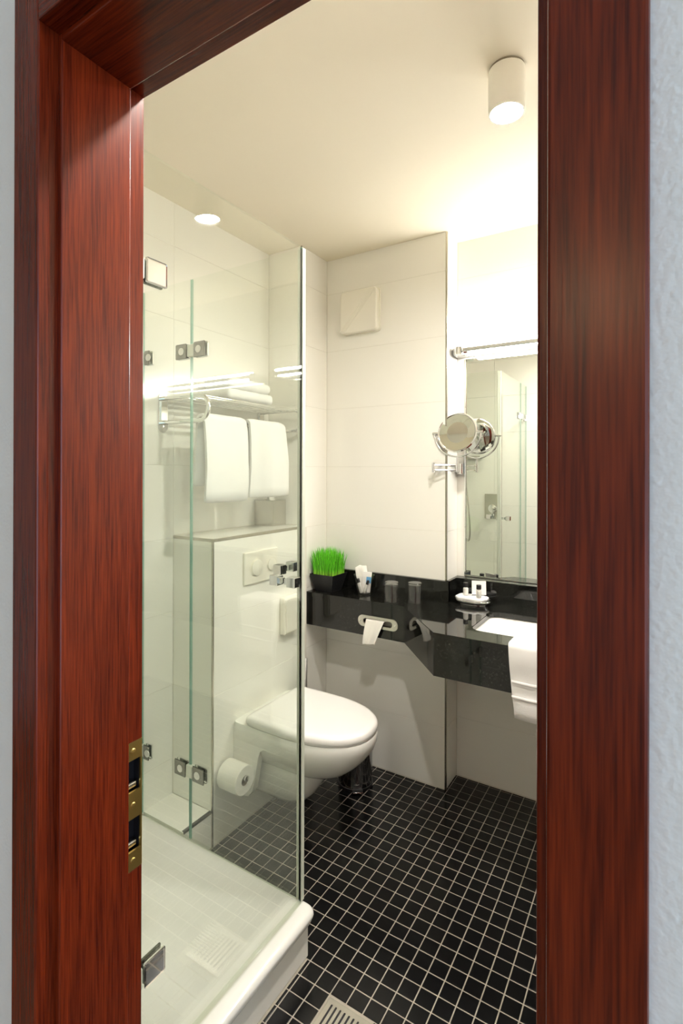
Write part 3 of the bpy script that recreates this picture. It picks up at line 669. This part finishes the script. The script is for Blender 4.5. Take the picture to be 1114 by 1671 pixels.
bm = N(); R_ = [dring(bm, -1.408, xf, w, z, wb, frac=.4) for xf, w, z, wb in ((-0.95, 0.172, 0.4435, 0.168), (-0.940, 0.181, 0.4438, 0.176), (-0.940, 0.182, 0.4500, 0.177), (-0.95, 0.17, 0.4505, 0.168))]
loop(bm, R_); bm.faces.new(R_[0]); bm.faces.new(R_[-1]); obj('seat', fixn(bm), 'lidwhite', to, smooth=50)
bm = N(); R_ = [dring(bm, xb, xf, w, z, wb, frac=.4) for xb, xf, w, z, wb in ((-1.402, -0.95, 0.172, 0.4508, 0.168), (-1.412, -0.936, 0.186, 0.4512, 0.180), (-1.413, -0.934, 0.188, 0.456, 0.182), (-1.412, -0.936, 0.186, 0.470, 0.180),
      (-1.408, -0.942, 0.180, 0.4765, 0.175), (-1.400, -0.954, 0.170, 0.4790, 0.166), (-1.392, -0.966, 0.160, 0.4796, 0.157))]
loop(bm, R_); bm.faces.new(R_[0]); bm.faces.new(R_[-1]); obj('lid', fixn(bm), 'lidwhite', to, smooth=50)
for s in (-1, 1): obj('lid_hinge', B(-1.440, -1.407, TCY + s * 0.08 - 0.018, TCY + s * 0.08 + 0.018, 0.443, 0.458, bev=0.004), 'lidwhite', to)
for s in (-1, 1):
    obj('fixing_cap', lathe(N(), [(0.0001, s * 0.003), (0.008, s * 0.0025), (0.009, 0.0)], (-1.418, TCY + s * 0.179, 0.245), 16, 'y'), 'ceramic', to)

fp = thing('flush_plate', 'white rectangular flush plate with two round buttons above the toilet', 'flush plate', (X_CI, 1.707, 1.045))
obj('plate', B(X_CI + 0.0008, X_CI + 0.010, 1.600, 1.814, 0.978, 1.112, bev=0.003), 'plastic', fp)
for y, r in ((1.674, 0.034), (1.770, 0.026)):
    obj('button', lathe(N(), [(r + .003, 0.0), (r + 0.003, 0.0015), (r, 0.0016), (r, 0.006), (r - 0.004, 0.008), (0.0001, 0.0082)], (X_CI + 0.010, y, 1.043), 36, 'x'), 'plastic', fp, smooth=35)
bd = thing('bag_dispenser', 'small white dispenser on the cistern wall above the toilet', 'dispenser', (X_CI, 1.9, 0.79))
obj('case', B(X_CI + 0.0008, X_CI + 0.032, 1.838, 1.958, 0.712, 0.880, bev=0.008, seg=3), 'plastic', bd)
obj('front_flap', B(X_CI + 0.032, X_CI + 0.036, 1.846, 1.950, 0.722, 0.872, bev=0.0018), 'plastic', bd)
rh = thing('spare_roll_holder', 'chrome peg on the cistern wall for the spare toilet roll', 'roll holder', (X_CI, 1.497, 0.272))
obj('peg', tube(N(), [(X_CI + 0.001, 1.497, 0.272), (X_CI + 0.119, 1.497, 0.272)], 0.0075, 14), 'chrome', rh, smooth=40)
obj('end_knob', lathe(N(), [(0.0075, 0.0), (0.011, 0.002), (0.011, 0.008), (0.0001, 0.010)], (X_CI + 0.112, 1.497, 0.272), 18, 'x'), 'chrome', rh, smooth=40)
obj('wall_rosette', lathe(N(), [(0.020, 0.001), (0.020, 0.006), (0.016, 0.007)], (X_CI, 1.497, 0.272), 24, 'x', True, True), 'chrome', rh, smooth=40)
rl = thing('toilet_roll', 'spare white toilet paper roll on a peg low beside the toilet', 'toilet paper', (X_CI + 0.06, 1.497, 0.272))
prof = [(0.019, 0.012), (0.052, 0.012), (0.0545, 0.0145), (0.055, 0.06), (0.0545, 0.1065), (0.052, 0.109), (0.035, 0.1085), (0.019, 0.109), (0.019, 0.06), (0.019, 0.012)]
bm = lathe(N(), prof, (X_CI, 1.497, 0.262), 48, 'x'); obj('paper', bm, 'paper', rl, smooth=40)
bm = lathe(N(), [(0.0188, 0.011), (0.0188, 0.1085), (0.0175, 0.1085), (0.0175, 0.011), (0.0188, 0.011)], (X_CI, 1.497, 0.262), 32, 'x'); obj('cardboard_core', bm, 'cardboard', rl, smooth=40)

tb = thing('toilet_brush', 'chrome toilet brush handle rising behind the toilet', 'toilet brush', (-1.435, 2.00, 0.1))
obj('brush_handle', tube(N(), [(-1.435, 1.99, 0.30), (-1.435, 1.99, 0.570)], 0.0065, 12), 'chrome', tb, smooth=40)
obj('holder_cup', lathe(N(), [(0.0001, 0), (0.032, 0.0), (0.034, 0.003), (0.034, 0.20), (0.031, 0.20), (0.031, 0.01)], (-1.435, 1.99, 0.10), 28), 'ceramic', tb, smooth=40)
obj('holder_lid', lathe(N(), [(0.034, 0.201), (0.034, 0.206), (0.0001, 0.21)], (-1.435, 1.99, 0.10), 28), 'chrome', tb, smooth=40)
obj('wall_bracket', B(X_CI + 0.0008 - 0.0, -1.463, 1.975, 2.005, 0.22, 0.26, bev=0.002), 'chrome', tb)

bi = thing('pedal_bin', 'small dark chrome pedal bin standing behind the toilet', 'bin', (-1.222, 2.090, 0))
c = (-1.222, 2.090, 0.0)
obj('base_ring', lathe(N(), [(0.078, 0.001), (0.082, 0.003), (0.082, 0.014), (0.079, 0.016)], c, 40, 'z', True, True), 'blackplastic', bi, smooth=40)
obj('body', lathe(N(), [(0.079, 0.016), (0.079, 0.215), (0.080, 0.218)], c, 48, 'z', True, True), pbr('dark_chrome', (0.34, 0.34, 0.36), 0.12, 1.0), bi, smooth=40)
obj('lid', lathe(N(), [(0.081, 0.219), (0.081, 0.232), (0.070, 0.245), (0.04, 0.254), (0.0001, 0.257)], c, 48, 'z', True), 'satin', bi, smooth=40)
d = Vector((0.60, -0.80, 0)); s_ = Vector((0.80, 0.60, 0))
pd = N(); cc = Vector(c) + d * 0.079 + Vector((0, 0, 0.012))
vs = [pd.verts.new(cc + d * a + s_ * b + Vector((0, 0, z))) for z in (0, 0.003) for a, b in ((-0.004, -0.024), (0.026, -0.022), (0.026, 0.022), (-0.004, 0.024))]
for f in ((0, 1, 2, 3), (4, 5, 6, 7), (0, 1, 5, 4), (1, 2, 6, 5), (2, 3, 7, 6), (3, 0, 4, 7)): pd.faces.new([vs[i] for i in f])
obj('pedal', fixn(pd), 'blackplastic', bi)
obj('pedal_edge', tube(N(), [cc + d * 0.027 + s_ * b + Vector((0, 0, 0.004)) for b in (-0.022, 0.022)], 0.0022, 8), 'chrome', bi)

# floor drain
fd = thing('floor_drain', 'square slotted steel floor drain among the black tiles', 'drain', ((DRX[0] + DRX[1]) / 2, (DRY[0] + DRY[1]) / 2, 0))
slots = []
for k in range(8):
    x = DRX[0] + 0.0185 + k * 0.0137
    slots.append(rrect(x - 0.0027, x + 0.0027, DRY[0] + 0.016, DRY[1] - 0.016, 0.0026, 3))
bm = N(); poly(bm, rrect(DRX[0] + 0.0035, DRX[1] - 0.0035, DRY[0] + 0.0035, DRY[1] - 0.0035, 0.003, 2), slots, XY, 0.0012, -0.0008)
obj('grate', bm, 'satin', fd)
bm = N(); poly(bm, [(DRX[0] + .001, DRY[0] + .001), (DRX[1] - .001, DRY[0] + .001), (DRX[1] - .001, DRY[1] - .001), (DRX[0] + .001, DRY[1] - .001)], [rrect(DRX[0] + 0.003, DRX[1] - 0.003, DRY[0] + 0.003, DRY[1] - 0.003, 0.003, 2)], XY, 0.0008, -0.0012)
obj('frame', bm, 'satin', fd)
obj('drain_shade', B(DRX[0] + .002, DRX[1] - .002, DRY[0] + .002, DRY[1] - .002, -0.00125, -0.0010), 'dark', fd)  # thin black sheet painted as the shade below the grate

# ================================================================== TOWEL RACK AND TOWELS
rk = thing('towel_rack', 'chrome wall towel rack with rod shelf above the ledge', 'towel rack', (X_SH, 1.68, 1.68))
ZT, ZL, XF = 1.738, 1.642, -1.478
for y in (1.377, 1.965):
    pl = obj('wall_plate', poly(N(), rrect(y - 0.022, y + 0.022, 1.605, 1.760, 0.0215, 8), [], YZ, X_SH + 0.001, X_SH + 0.006), 'chrome', rk, smooth=40)
    for z in (1.625, 1.742): obj('screw', lathe(N(), [(0.006, 0.0), (0.005, 0.002), (0.0001, 0.0025)], (X_SH + 0.006, y, z), 14, 'x'), 'satin', pl)
    obj('spacer', B(X_SH + 0.006, X_SH + 0.012, y - 0.014, y + 0.014, ZL + 0.01, ZT - 0.012), 'satin', pl)
    ptsu = [(X_SH + 0.006, y, ZT)] + [(XF + 0.048 * math.cos(math.radians(a)) - 0.012, y, (ZT + ZL) / 2 + 0.048 * math.sin(math.radians(a))) for a in range(90, -91, -12)] + [(X_SH + 0.006, y, ZL)]
    obj('side_loop', tube(N(), ptsu, 0.0085, 14), 'chrome', rk, smooth=50)
for x in (-1.485, -1.525, -1.565, -1.605, -1.645, -1.680):
    obj('shelf_rod', tube(N(), [(x, 1.377, ZT), (x, 1.965, ZT)], 0.0055, 10), 'chrome', rk, smooth=50)
obj('towel_rail', tube(N(), [(-1.500, 1.377, ZL), (-1.500, 2.02, ZL)], 0.0065, 12), 'chrome', rk, smooth=50)
def drape(axis, prof, a0, a1, th, na=14, seed=0, taper=0.0, amp=0.003):
    """thick cloth: prof = [(horizontal, z)] across the rail, swept along axis from a0 to a1"""
    P_ = [Vector((p[0], p[1])) for p in prof]; n = len(P_)
    off = []
    for i in range(n):
        d = (P_[min(i + 1, n - 1)] - P_[max(i - 1, 0)]).normalized(); off.append(Vector((-d.y, d.x)) * th / 2)
    ring = [P_[i] + off[i] for i in range(n)] + [P_[-1] + (P_[-1] - P_[-2]).normalized() * th * .35] + [P_[i] - off[i] for i in range(n - 1, -1, -1)] + [P_[0] + (P_[0] - P_[1]).normalized() * th * .35]
    bm = N(); rings = []
    for k in range(na + 1):
        t = k / na; a = a0 + (a1 - a0) * t; sh = 1 - (0.5 * (abs(2 * t - 1) ** 10))
        rg = []
        for j, q in enumerate(ring):
            i = min(j, 2 * n - j, n - 1) if j <= n else max(0, 2 * n - j)
            i = j if j < n else (n - 1 if j == n else (2 * n - j if j < 2 * n + 1 else 0)); i = max(0, min(n - 1, i))
            base = P_[i]; v = base + (q - base) * sh
            drop = (max(p[1] for p in prof) - v.y)
            w = noise.noise(Vector((v.x * 9 + seed * 7.1, a * 14, v.y * 9))) * amp * (0.4 + drop * 6)
            aa = a + (0.5 - t) * taper * drop + noise.noise(Vector((seed * 3.3, v.y * 11, t * 2))) * 0.004
            x, z = v.x + w, v.y + noise.noise(Vector((a * 20, v.x * 20, seed))) * 0.0015
            rg.append(bm.verts.new((x, aa, z) if axis == 'y' else (aa, x, z)))
        rings.append(rg)
    loop(bm, rings); bm.faces.new(rings[0]); bm.faces.new(rings[-1])
    return fixn(bm)
def railprof(xr, zr, r, zf, zb, bulge=0.012):
    pr = [(xr + r + bulge * math.sin(math.pi * .8 * (1 - k / 8)), zf + (zr - zf) * k / 8) for k in range(8)]
    pr += [(xr + r * math.cos(math.radians(a)), zr + r * math.sin(math.radians(a))) for a in range(0, 181, 20)]
    pr += [(xr - r - 0.02 * (k / 6), zr + (zb - zr) * k / 6) for k in range(1, 7)]
    return pr
tw1 = thing('towel', 'white bath towel hanging on the rack rail, left one by the side loop', 'towel', (-1.5, 1.50, 1.34), group='towels hanging on the rack')
obj('towel_cloth', drape('y', railprof(-1.500, ZL + 0.002, 0.019, 1.335, 1.40), 1.392, 1.622, 0.022, seed=1), 'towel', tw1, smooth=60)
tw2 = thing('towel', 'white bath towel hanging on the rack rail, right one above the tissue box', 'towel', (-1.5, 1.75, 1.34), group='towels hanging on the rack')
obj('towel_cloth', drape('y', railprof(-1.500, ZL + 0.002, 0.019, 1.345, 1.42), 1.648, 1.880, 0.022, seed=5, taper=-0.10), 'towel', tw2, smooth=60)
def folded(name, x0, x1, y0, y1, z0, z1, label, seed, group):
    t = thing(name, label, 'towel', ((x0 + x1) / 2, (y0 + y1) / 2, z0), group=group)
    bm = N(); nl = 1; hgt = (z1 - z0) / nl; 
    for k in range(nl):
        box(bm, x0 + rnd.uniform(0, .004), x1 - rnd.uniform(0, .006), y0 + rnd.uniform(0, .004), y1 - rnd.uniform(0, .004), z0 + k * hgt, z0 + (k + 1) * hgt, bev=hgt * 0.44, seg=4)
    bmesh.ops.subdivide_edges(bm, edges=[e for e in bm.edges if e.calc_length() > 0.05], cuts=7, use_grid_fill=True)
    for v in bm.verts: v.co += Vector((0, noise.noise(v.co * 17) * 0.004, noise.noise(v.co * 23 + Vector((seed, 0, 0))) * 0.003))
    obj('folded_cloth', bm, 'towel', t, smooth=60)
folded('folded_towel', -1.675, -1.492, 1.540, 1.832, ZT + 0.0095, ZT + 0.054, 'folded white towel lying on the rack shelf, lower of the stack', 3, 'folded towels on the rack')
folded('folded_towel', -1.670, -1.505, 1.555, 1.822, ZT + 0.057, ZT + 0.102, 'folded white towel on the rack shelf, upper of the stack', 4, 'folded towels on the rack')

# tissue box on the ledge
tx = thing('tissue_box', 'square chrome tissue box on the cistern ledge', 'tissue box', (-1.643, 1.978, 1.187))
bm = N(); poly(bm, [(-1.699, 1.925), (-1.587, 1.925), (-1.587, 2.028), (-1.699, 2.028)], [rrect(-1.672, -1.614, 1.955, 2.000, 0.02, 4)], XY, 1.310, 1.309)
box(bm, -1.699, -1.698, 1.925, 2.028, 1.1875, 1.310); box(bm, -1.588, -1.587, 1.925, 2.028, 1.1875, 1.310); box(bm, -1.698, -1.588, 1.925, 1.926, 1.1875, 1.310); box(bm, -1.698, -1.588, 2.027, 2.028, 1.1875, 1.310)
obj('metal_case', bm, 'satin', tx)
bm = N(); sheet(bm, lambda u, v: Vector((-1.668 + 0.052 * u, 1.975 + 0.012 * math.sin(u * 7 + v * 2), 1.300 + v * (0.030 + 0.008 * math.sin(u * 5)))), 14, 6)
obj('tissue', solid(bm, 0.001), 'paper', tx, smooth=60)

# ================================================================== THINGS ON THE COUNTER
pg = thing('potted_grass', 'bright green artificial grass in a square black pot on the counter corner', 'plant', (-1.428, 2.165, CZ))
def pyr(bm, cx, cy, h0, h1, z0, z1, th):
    rs = [[bm.verts.new((cx + sx * h, cy + sy * h, z)) for sx, sy in ((-1, -1), (1, -1), (1, 1), (-1, 1))] for h, z in ((h0, z0), (h1, z1), (h1 - th, z1), (h1 - th - .006, z1 - 0.02))]
    loop(bm, rs); bm.faces.new(rs[0]); bm.faces.new(rs[-1]); return fixn(bm)
obj('pot', pyr(N(), -1.420, 2.160, 0.046, 0.068, CZ + 0.0005, CZ + 0.085, 0.004), 'black', pg)
obj('moss', B(-1.482, -1.358, 2.098, 2.222, CZ + 0.066, CZ + 0.080, bev=0.003), 'soil', pg)
bm = N(); rg = random.Random(11)
for k in range(1000):
    bx, by = rg.uniform(-0.058, 0.058), rg.uniform(-0.058, 0.058)
    h = rg.uniform(0.095, 0.148) - 0.012 * (abs(bx) + abs(by)) / 0.054; lx, ly = bx * rg.uniform(0.05, 0.42) + rg.gauss(0, .006), by * rg.uniform(0.0, 0.18) + rg.gauss(0, .006)
    a = rg.uniform(0, math.pi); wx, wy = 0.0015 * math.cos(a), 0.0015 * math.sin(a); pr_ = None
    for t, wq in ((0, 1), (0.45, 0.95), (0.8, 0.6), (1, 0.05)):
        x = min(-1.420 + bx + lx * t * t, 9); y = min(2.160 + by + ly * t * t, 2.2335 + (0.02 if CZ + 0.078 + h * t > 0.958 else 0)); x = max(x, X_CO + 0.003)
        z = CZ + 0.078 + h * t
        cur = (bm.verts.new((x - wx * wq, y - wy * wq, z)), bm.verts.new((x + wx * wq, y + wy * wq, z)))
        if pr_: bm.faces.new((pr_[0], pr_[1], cur[1], cur[0]))
        pr_ = cur
obj('grass_blades', bm, 'grass', pg, kind='stuff')

def tumbler(c, inverted, label, group=None, hgt=0.088, r0=0.029, r1=0.0335):
    t = thing('drinking_glass', label, 'glass', c, group=group)
    prof = [(0.0001, 0.0), (r0 - .002, 0.0), (r0, 0.002), (r1, hgt - 0.001), (r1 - 0.0009, hgt), (r1 - 0.0018, hgt - .001), (r0 - 0.002, 0.010), (0.0001, 0.009)]
    if inverted: prof = [(r, hgt - z) for r, z in prof]
    obj('glass_wall', lathe(N(), [(r, z + 0.0006) for r, z in prof], c, 36), 'clear', t, smooth=40)
    return t
tumbler((-1.054, 2.125, CZ), True, 'upturned clear glass on the black counter, left of the two', 'upturned glasses on the counter', r0=0.031, r1=0.0335)
tumbler((-0.958, 2.168, CZ), True, 'upturned clear glass on the black counter, nearer the basin', 'upturned glasses on the counter', r0=0.031, r1=0.0345)
cupc = (-1.226, 2.176, CZ)
tumbler(cupc, False, 'upright clear glass holding packets and tiny bottles beside the grass pot', r0=0.034, r1=0.050, hgt=0.094)
def tilted(bm, base, tx_, ty_, rz=0.0):
    bmesh.ops.transform(bm, matrix=Matrix.Translation(base) @ Matrix.Rotation(rz, 4, 'Z') @ Matrix.Rotation(tx_, 4, 'X') @ Matrix.Rotation(ty_, 4, 'Y'), verts=bm.verts)
    return bm
bz = CZ + 0.0115
p1 = thing('paper_sachet', 'tall crumpled white paper sachet standing in the glass', 'sachet', (cupc[0], cupc[1], bz))
bm = B(-0.028, 0.028, -0.003, 0.003, 0.0, 0.128, bev=0.002)
bmesh.ops.subdivide_edges(bm, edges=bm.edges[:], cuts=4, use_grid_fill=True)
for v in bm.verts:
    v.co.x *= 0.62 + 0.38 * min(1, v.co.z / 0.08)
    v.co += Vector([noise.noise(v.co * 55 + Vector((k * 5, 0, 0))) for k in range(3)]) * 0.005
    if v.co.z > 0.118: v.co.z -= 0.25 * abs(v.co.x)
obj('wrapper', tilted(bm, (cupc[0] - 0.006, cupc[1] + 0.010, bz), 0.03, -0.13, 0.45), 'paper', p1, smooth=50)
p2 = thing('toiletry_packet', 'flat white and pale blue packet standing in the glass', 'packet', (cupc[0] + 0.01, cupc[1], bz))
def lb_(*a, bev=0.0): return tilted(B(*a, bev=bev), (cupc[0] + 0.006, cupc[1] - 0.002, bz), 0.06, 0.10, 0.45)
obj('packet_body', lb_(-0.018, 0.024, -0.002, 0.002, 0.0, 0.100, bev=.0008), 'card', p2)
obj('blue_print', lb_(0.000, 0.0235, -0.0024, -0.0019, 0.046, 0.076), 'blue', p2, label='pale blue printed patch')
def vial(base, tx_, ty_, label, grp='tiny bottles in the glass', h=0.045, rr_=0.0085):
    t = thing('amenity_bottle', label, 'bottle', base, group=grp)
    obj('bottle_body', tilted(lathe(N(), [(0.0001, 0.0), (rr_ - .001, 0.0), (rr_, 0.002), (rr_, h), (rr_ * .7, h + 0.004), (rr_ * .6, h + 0.006)], (0, 0, 0), 20, 'z', False, True), base, tx_, ty_), 'lotion', t, smooth=40)
    obj('cap', tilted(lathe(N(), [(rr_ * .95, h + 0.0062), (rr_ * .95, h + 0.024), (rr_ * .85, h + 0.025)], (0, 0, 0), 18, 'z', True, True), base, tx_, ty_), 'black', t, smooth=40, label='black cap')
vial((cupc[0] - 0.002, cupc[1] - 0.022, bz), 0.16, -0.22, 'tiny pale bottle with black cap in the glass, leaning left')
vial((cupc[0] + 0.010, cupc[1] - 0.014, bz), 0.08, 0.36, 'tiny pale bottle with black cap in the glass, leaning right', h=0.040, rr_=0.0075)

# soap tray
sc = Vector((-0.729, 2.279, CZ))
st_ = thing('amenity_tray', 'oval chrome wire tray beside the washbasin', 'tray', sc)
def oval(z, a, b, n=36): return [(sc.x + a * math.cos(2 * math.pi * k / n), sc.y + b * math.sin(2 * math.pi * k / n), z) for k in range(n)]
bm = N(); rs = [[bm.verts.new(p) for p in oval(CZ + z, a, b)] for z, a, b in ((0.004, 0.060, 0.036), (0.0045, 0.074, 0.047), (0.016, 0.083, 0.054), (0.017, 0.0825, 0.0535), (0.006, 0.073, 0.046), (0.0055, 0.060, 0.036))]
loop(bm, rs); bm.faces.new(rs[0]); bm.faces.new(rs[-1]); obj('dish', fixn(bm), 'chrome', st_, smooth=50)
obj('rim_wire', tube(N(), oval(CZ + 0.021, 0.086, 0.056), 0.0022, 8, closed=True), 'chrome', st_, smooth=60)
obj('foot_wire', tube(N(), oval(CZ + 0.0024, 0.066, 0.040), 0.0022, 8, closed=True), 'chrome', st_, smooth=60)
fc_ = thing('face_cloth', 'folded white face cloth lying in the chrome tray', 'cloth', (sc.x, sc.y, CZ + 0.012))
bm = N(); rs = []
for z, q in ((0.0085, 0.70), (0.012, 0.84), (0.023, 0.96), (0.031, 0.96), (0.035, 0.86), (0.036, 0.5)):
    rs.append([bm.verts.new((sc.x - 0.002 + 0.074 * q * math.copysign(abs(math.cos(2 * math.pi * k / 40)) ** .7, math.cos(2 * math.pi * k / 40)) + 0.002 * math.sin(k * 1.3), sc.y + 0.046 * q * math.copysign(abs(math.sin(2 * math.pi * k / 40)) ** .7, math.sin(2 * math.pi * k / 40)), CZ + z + 0.0015 * math.sin(k * .9))) for k in range(40)])
loop(bm, rs); bm.faces.new(rs[0]); bm.faces.new(rs[-1]); obj('cloth', fixn(bm), 'towel', fc_, smooth=60)
zc = CZ + 0.0380
cdm = thing('amenity_card', 'square white card standing on the face cloth', 'card', (-0.715, 2.300, zc))
bm = B(-0.030, 0.032, -0.0008, 0.0008, 0, 0.064); bmesh.ops.transform(bm, matrix=Matrix.Translation((-0.704, 2.292, zc)) @ Matrix.Rotation(0.42, 4, 'Z') @ Matrix.Rotation(-0.12, 4, 'X'), verts=bm.verts)
obj('card_sheet', bm, 'card', cdm)
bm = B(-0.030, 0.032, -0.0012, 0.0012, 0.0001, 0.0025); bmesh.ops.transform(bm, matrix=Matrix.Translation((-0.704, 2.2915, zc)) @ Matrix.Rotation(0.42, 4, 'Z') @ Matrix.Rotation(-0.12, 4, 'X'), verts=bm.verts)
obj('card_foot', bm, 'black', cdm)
vial((-0.757, 2.272, zc), 0, 0, 'small pale bottle with black cap left of the white card', 'small bottles on the tray', 0.030, 0.0115)
vial((-0.693, 2.256, zc), 0, 0, 'small pale bottle with black cap in front of the white card', 'small bottles on the tray', 0.030, 0.0115)

# hand towel over the basin front
ht = thing('hand_towel', 'white hand towel draped over the counter front by the basin', 'towel', (-0.34, 1.80, 0.63))
zt = CZ + 0.0105
pr = [(1.775, 0.632 + (zt - 0.012 - 0.632) * k / 9) for k in range(9)]
pr = [(y - 0.003 * math.sin(k), z) for k, (y, z) in enumerate(pr)]
pr += [(1.790 - 0.015 * math.cos(math.radians(a)), zt - 0.012 + 0.013 * math.sin(math.radians(a))) for a in range(0, 91, 15)]
pr += [(1.82, zt), (1.86, zt), (1.895, zt), (1.912, zt - 0.004), (1.921, zt - 0.016), (1.924, 0.82), (1.926, 0.79)]
obj('cloth', drape('x', pr, -0.447, -0.215, 0.017, 16, 9, taper=0.20, amp=0.002), 'towel', ht, smooth=60)
for z in (0.752, 0.702):
    bm = drape('x', [(1.7635, z - 0.004), (1.7625, z), (1.7635, z + 0.004)], -0.430, -0.23, 0.004, 10, 9, taper=0.20, amp=0.001); obj('woven_band', bm, 'towel', ht, smooth=60)

# magnifying mirror
mgc = Vector((-0.790, 2.250, 1.626)); md = Vector((-0.03, -0.97, 0.20)).normalized()
mg = thing('shaving_mirror', 'round chrome magnifying mirror on a folding wall arm', 'mirror', (-0.815, Y_REC, 1.47))
q = md.to_track_quat('Z', 'Y').to_matrix().to_4x4(); TM = Matrix.Translation(mgc) @ q
bm = lathe(N(), [(0.0001, -0.016), (0.06, -0.014), (0.085, -0.006), (0.092, 0.0), (0.092, 0.004), (0.088, 0.007), (0.084, 0.005), (0.083, 0.002), (0.0001, 0.002)], (0, 0, 0), 56)
bmesh.ops.transform(bm, matrix=TM, verts=bm.verts); obj('rim', bm, 'chrome', mg, smooth=50)
bm = lathe(N(), [(0.0001, -0.0005), (0.03, 0.0005), (0.055, 0.0025), (0.083, 0.0045)], (0, 0, 0), 56)
bmesh.ops.transform(bm, matrix=TM, verts=bm.verts)
for f in bm.faces:
    if f.normal.dot(md) < 0: f.normal_flip()
obj('mirror_face', bm, 'mirror', mg, smooth=89)
xa = (q @ Vector((1, 0, 0, 0)).to_4d()).to_3d() if False else (q.to_3x3() @ Vector((1, 0, 0))); 
xa.z = 0; xa.normalize(); dn = Vector((0, 0, -1))
ya = Vector((0, 0, 1))
yk = []
for k in range(25):
    a = math.radians(180 + 180 * k / 24); yk.append(mgc + xa * 0.108 * math.cos(a) + ya * 0.108 * math.sin(a))
obj('yoke', tube(N(), yk, 0.0042, 10), 'chrome', mg, smooth=60)
for s in (-1, 1):
    obj('pivot_screw', tube(N(), [mgc + xa * s * 0.090, mgc + xa * s * 0.118], 0.0055, 12), 'chrome', mg, smooth=40)
stem_t = mgc + Vector((0, 0, -0.108)); stem = Vector((-0.790 - 0.0, 2.250, 1.478))
obj('stem', tube(N(), [stem_t, (stem.x, stem.y, 1.448)], 0.0055, 12), 'chrome', mg, smooth=40)
jl = Vector((-0.886, 2.205, 1.469)); wp = Vector((-0.822, Y_REC - 0.03, 1.465))
for z in (0.011, -0.011):
    obj('arm_bar', tube(N(), [jl + Vector((0, 0, z)), stem + Vector((0, 0, z - 0.010))], 0.0035, 8), 'chrome', mg, smooth=40)
    obj('arm_bar', tube(N(), [jl + Vector((0, 0, z)), wp + Vector((0, 0, z))], 0.0035, 8), 'chrome', mg, smooth=40)
for p, hh in ((jl, 0.022), (stem + Vector((0, 0, -0.010)), 0.020), (wp, 0.024)):
    obj('arm_joint', tube(N(), [p - Vector((0, 0, hh)), p + Vector((0, 0, hh))], 0.0075, 14), 'chrome', mg, smooth=40)
obj('wall_mount', B(-0.838, -0.808, Y_REC - 0.024, Y_REC - 0.0005, 1.438, 1.492, bev=0.004), 'chrome', mg)
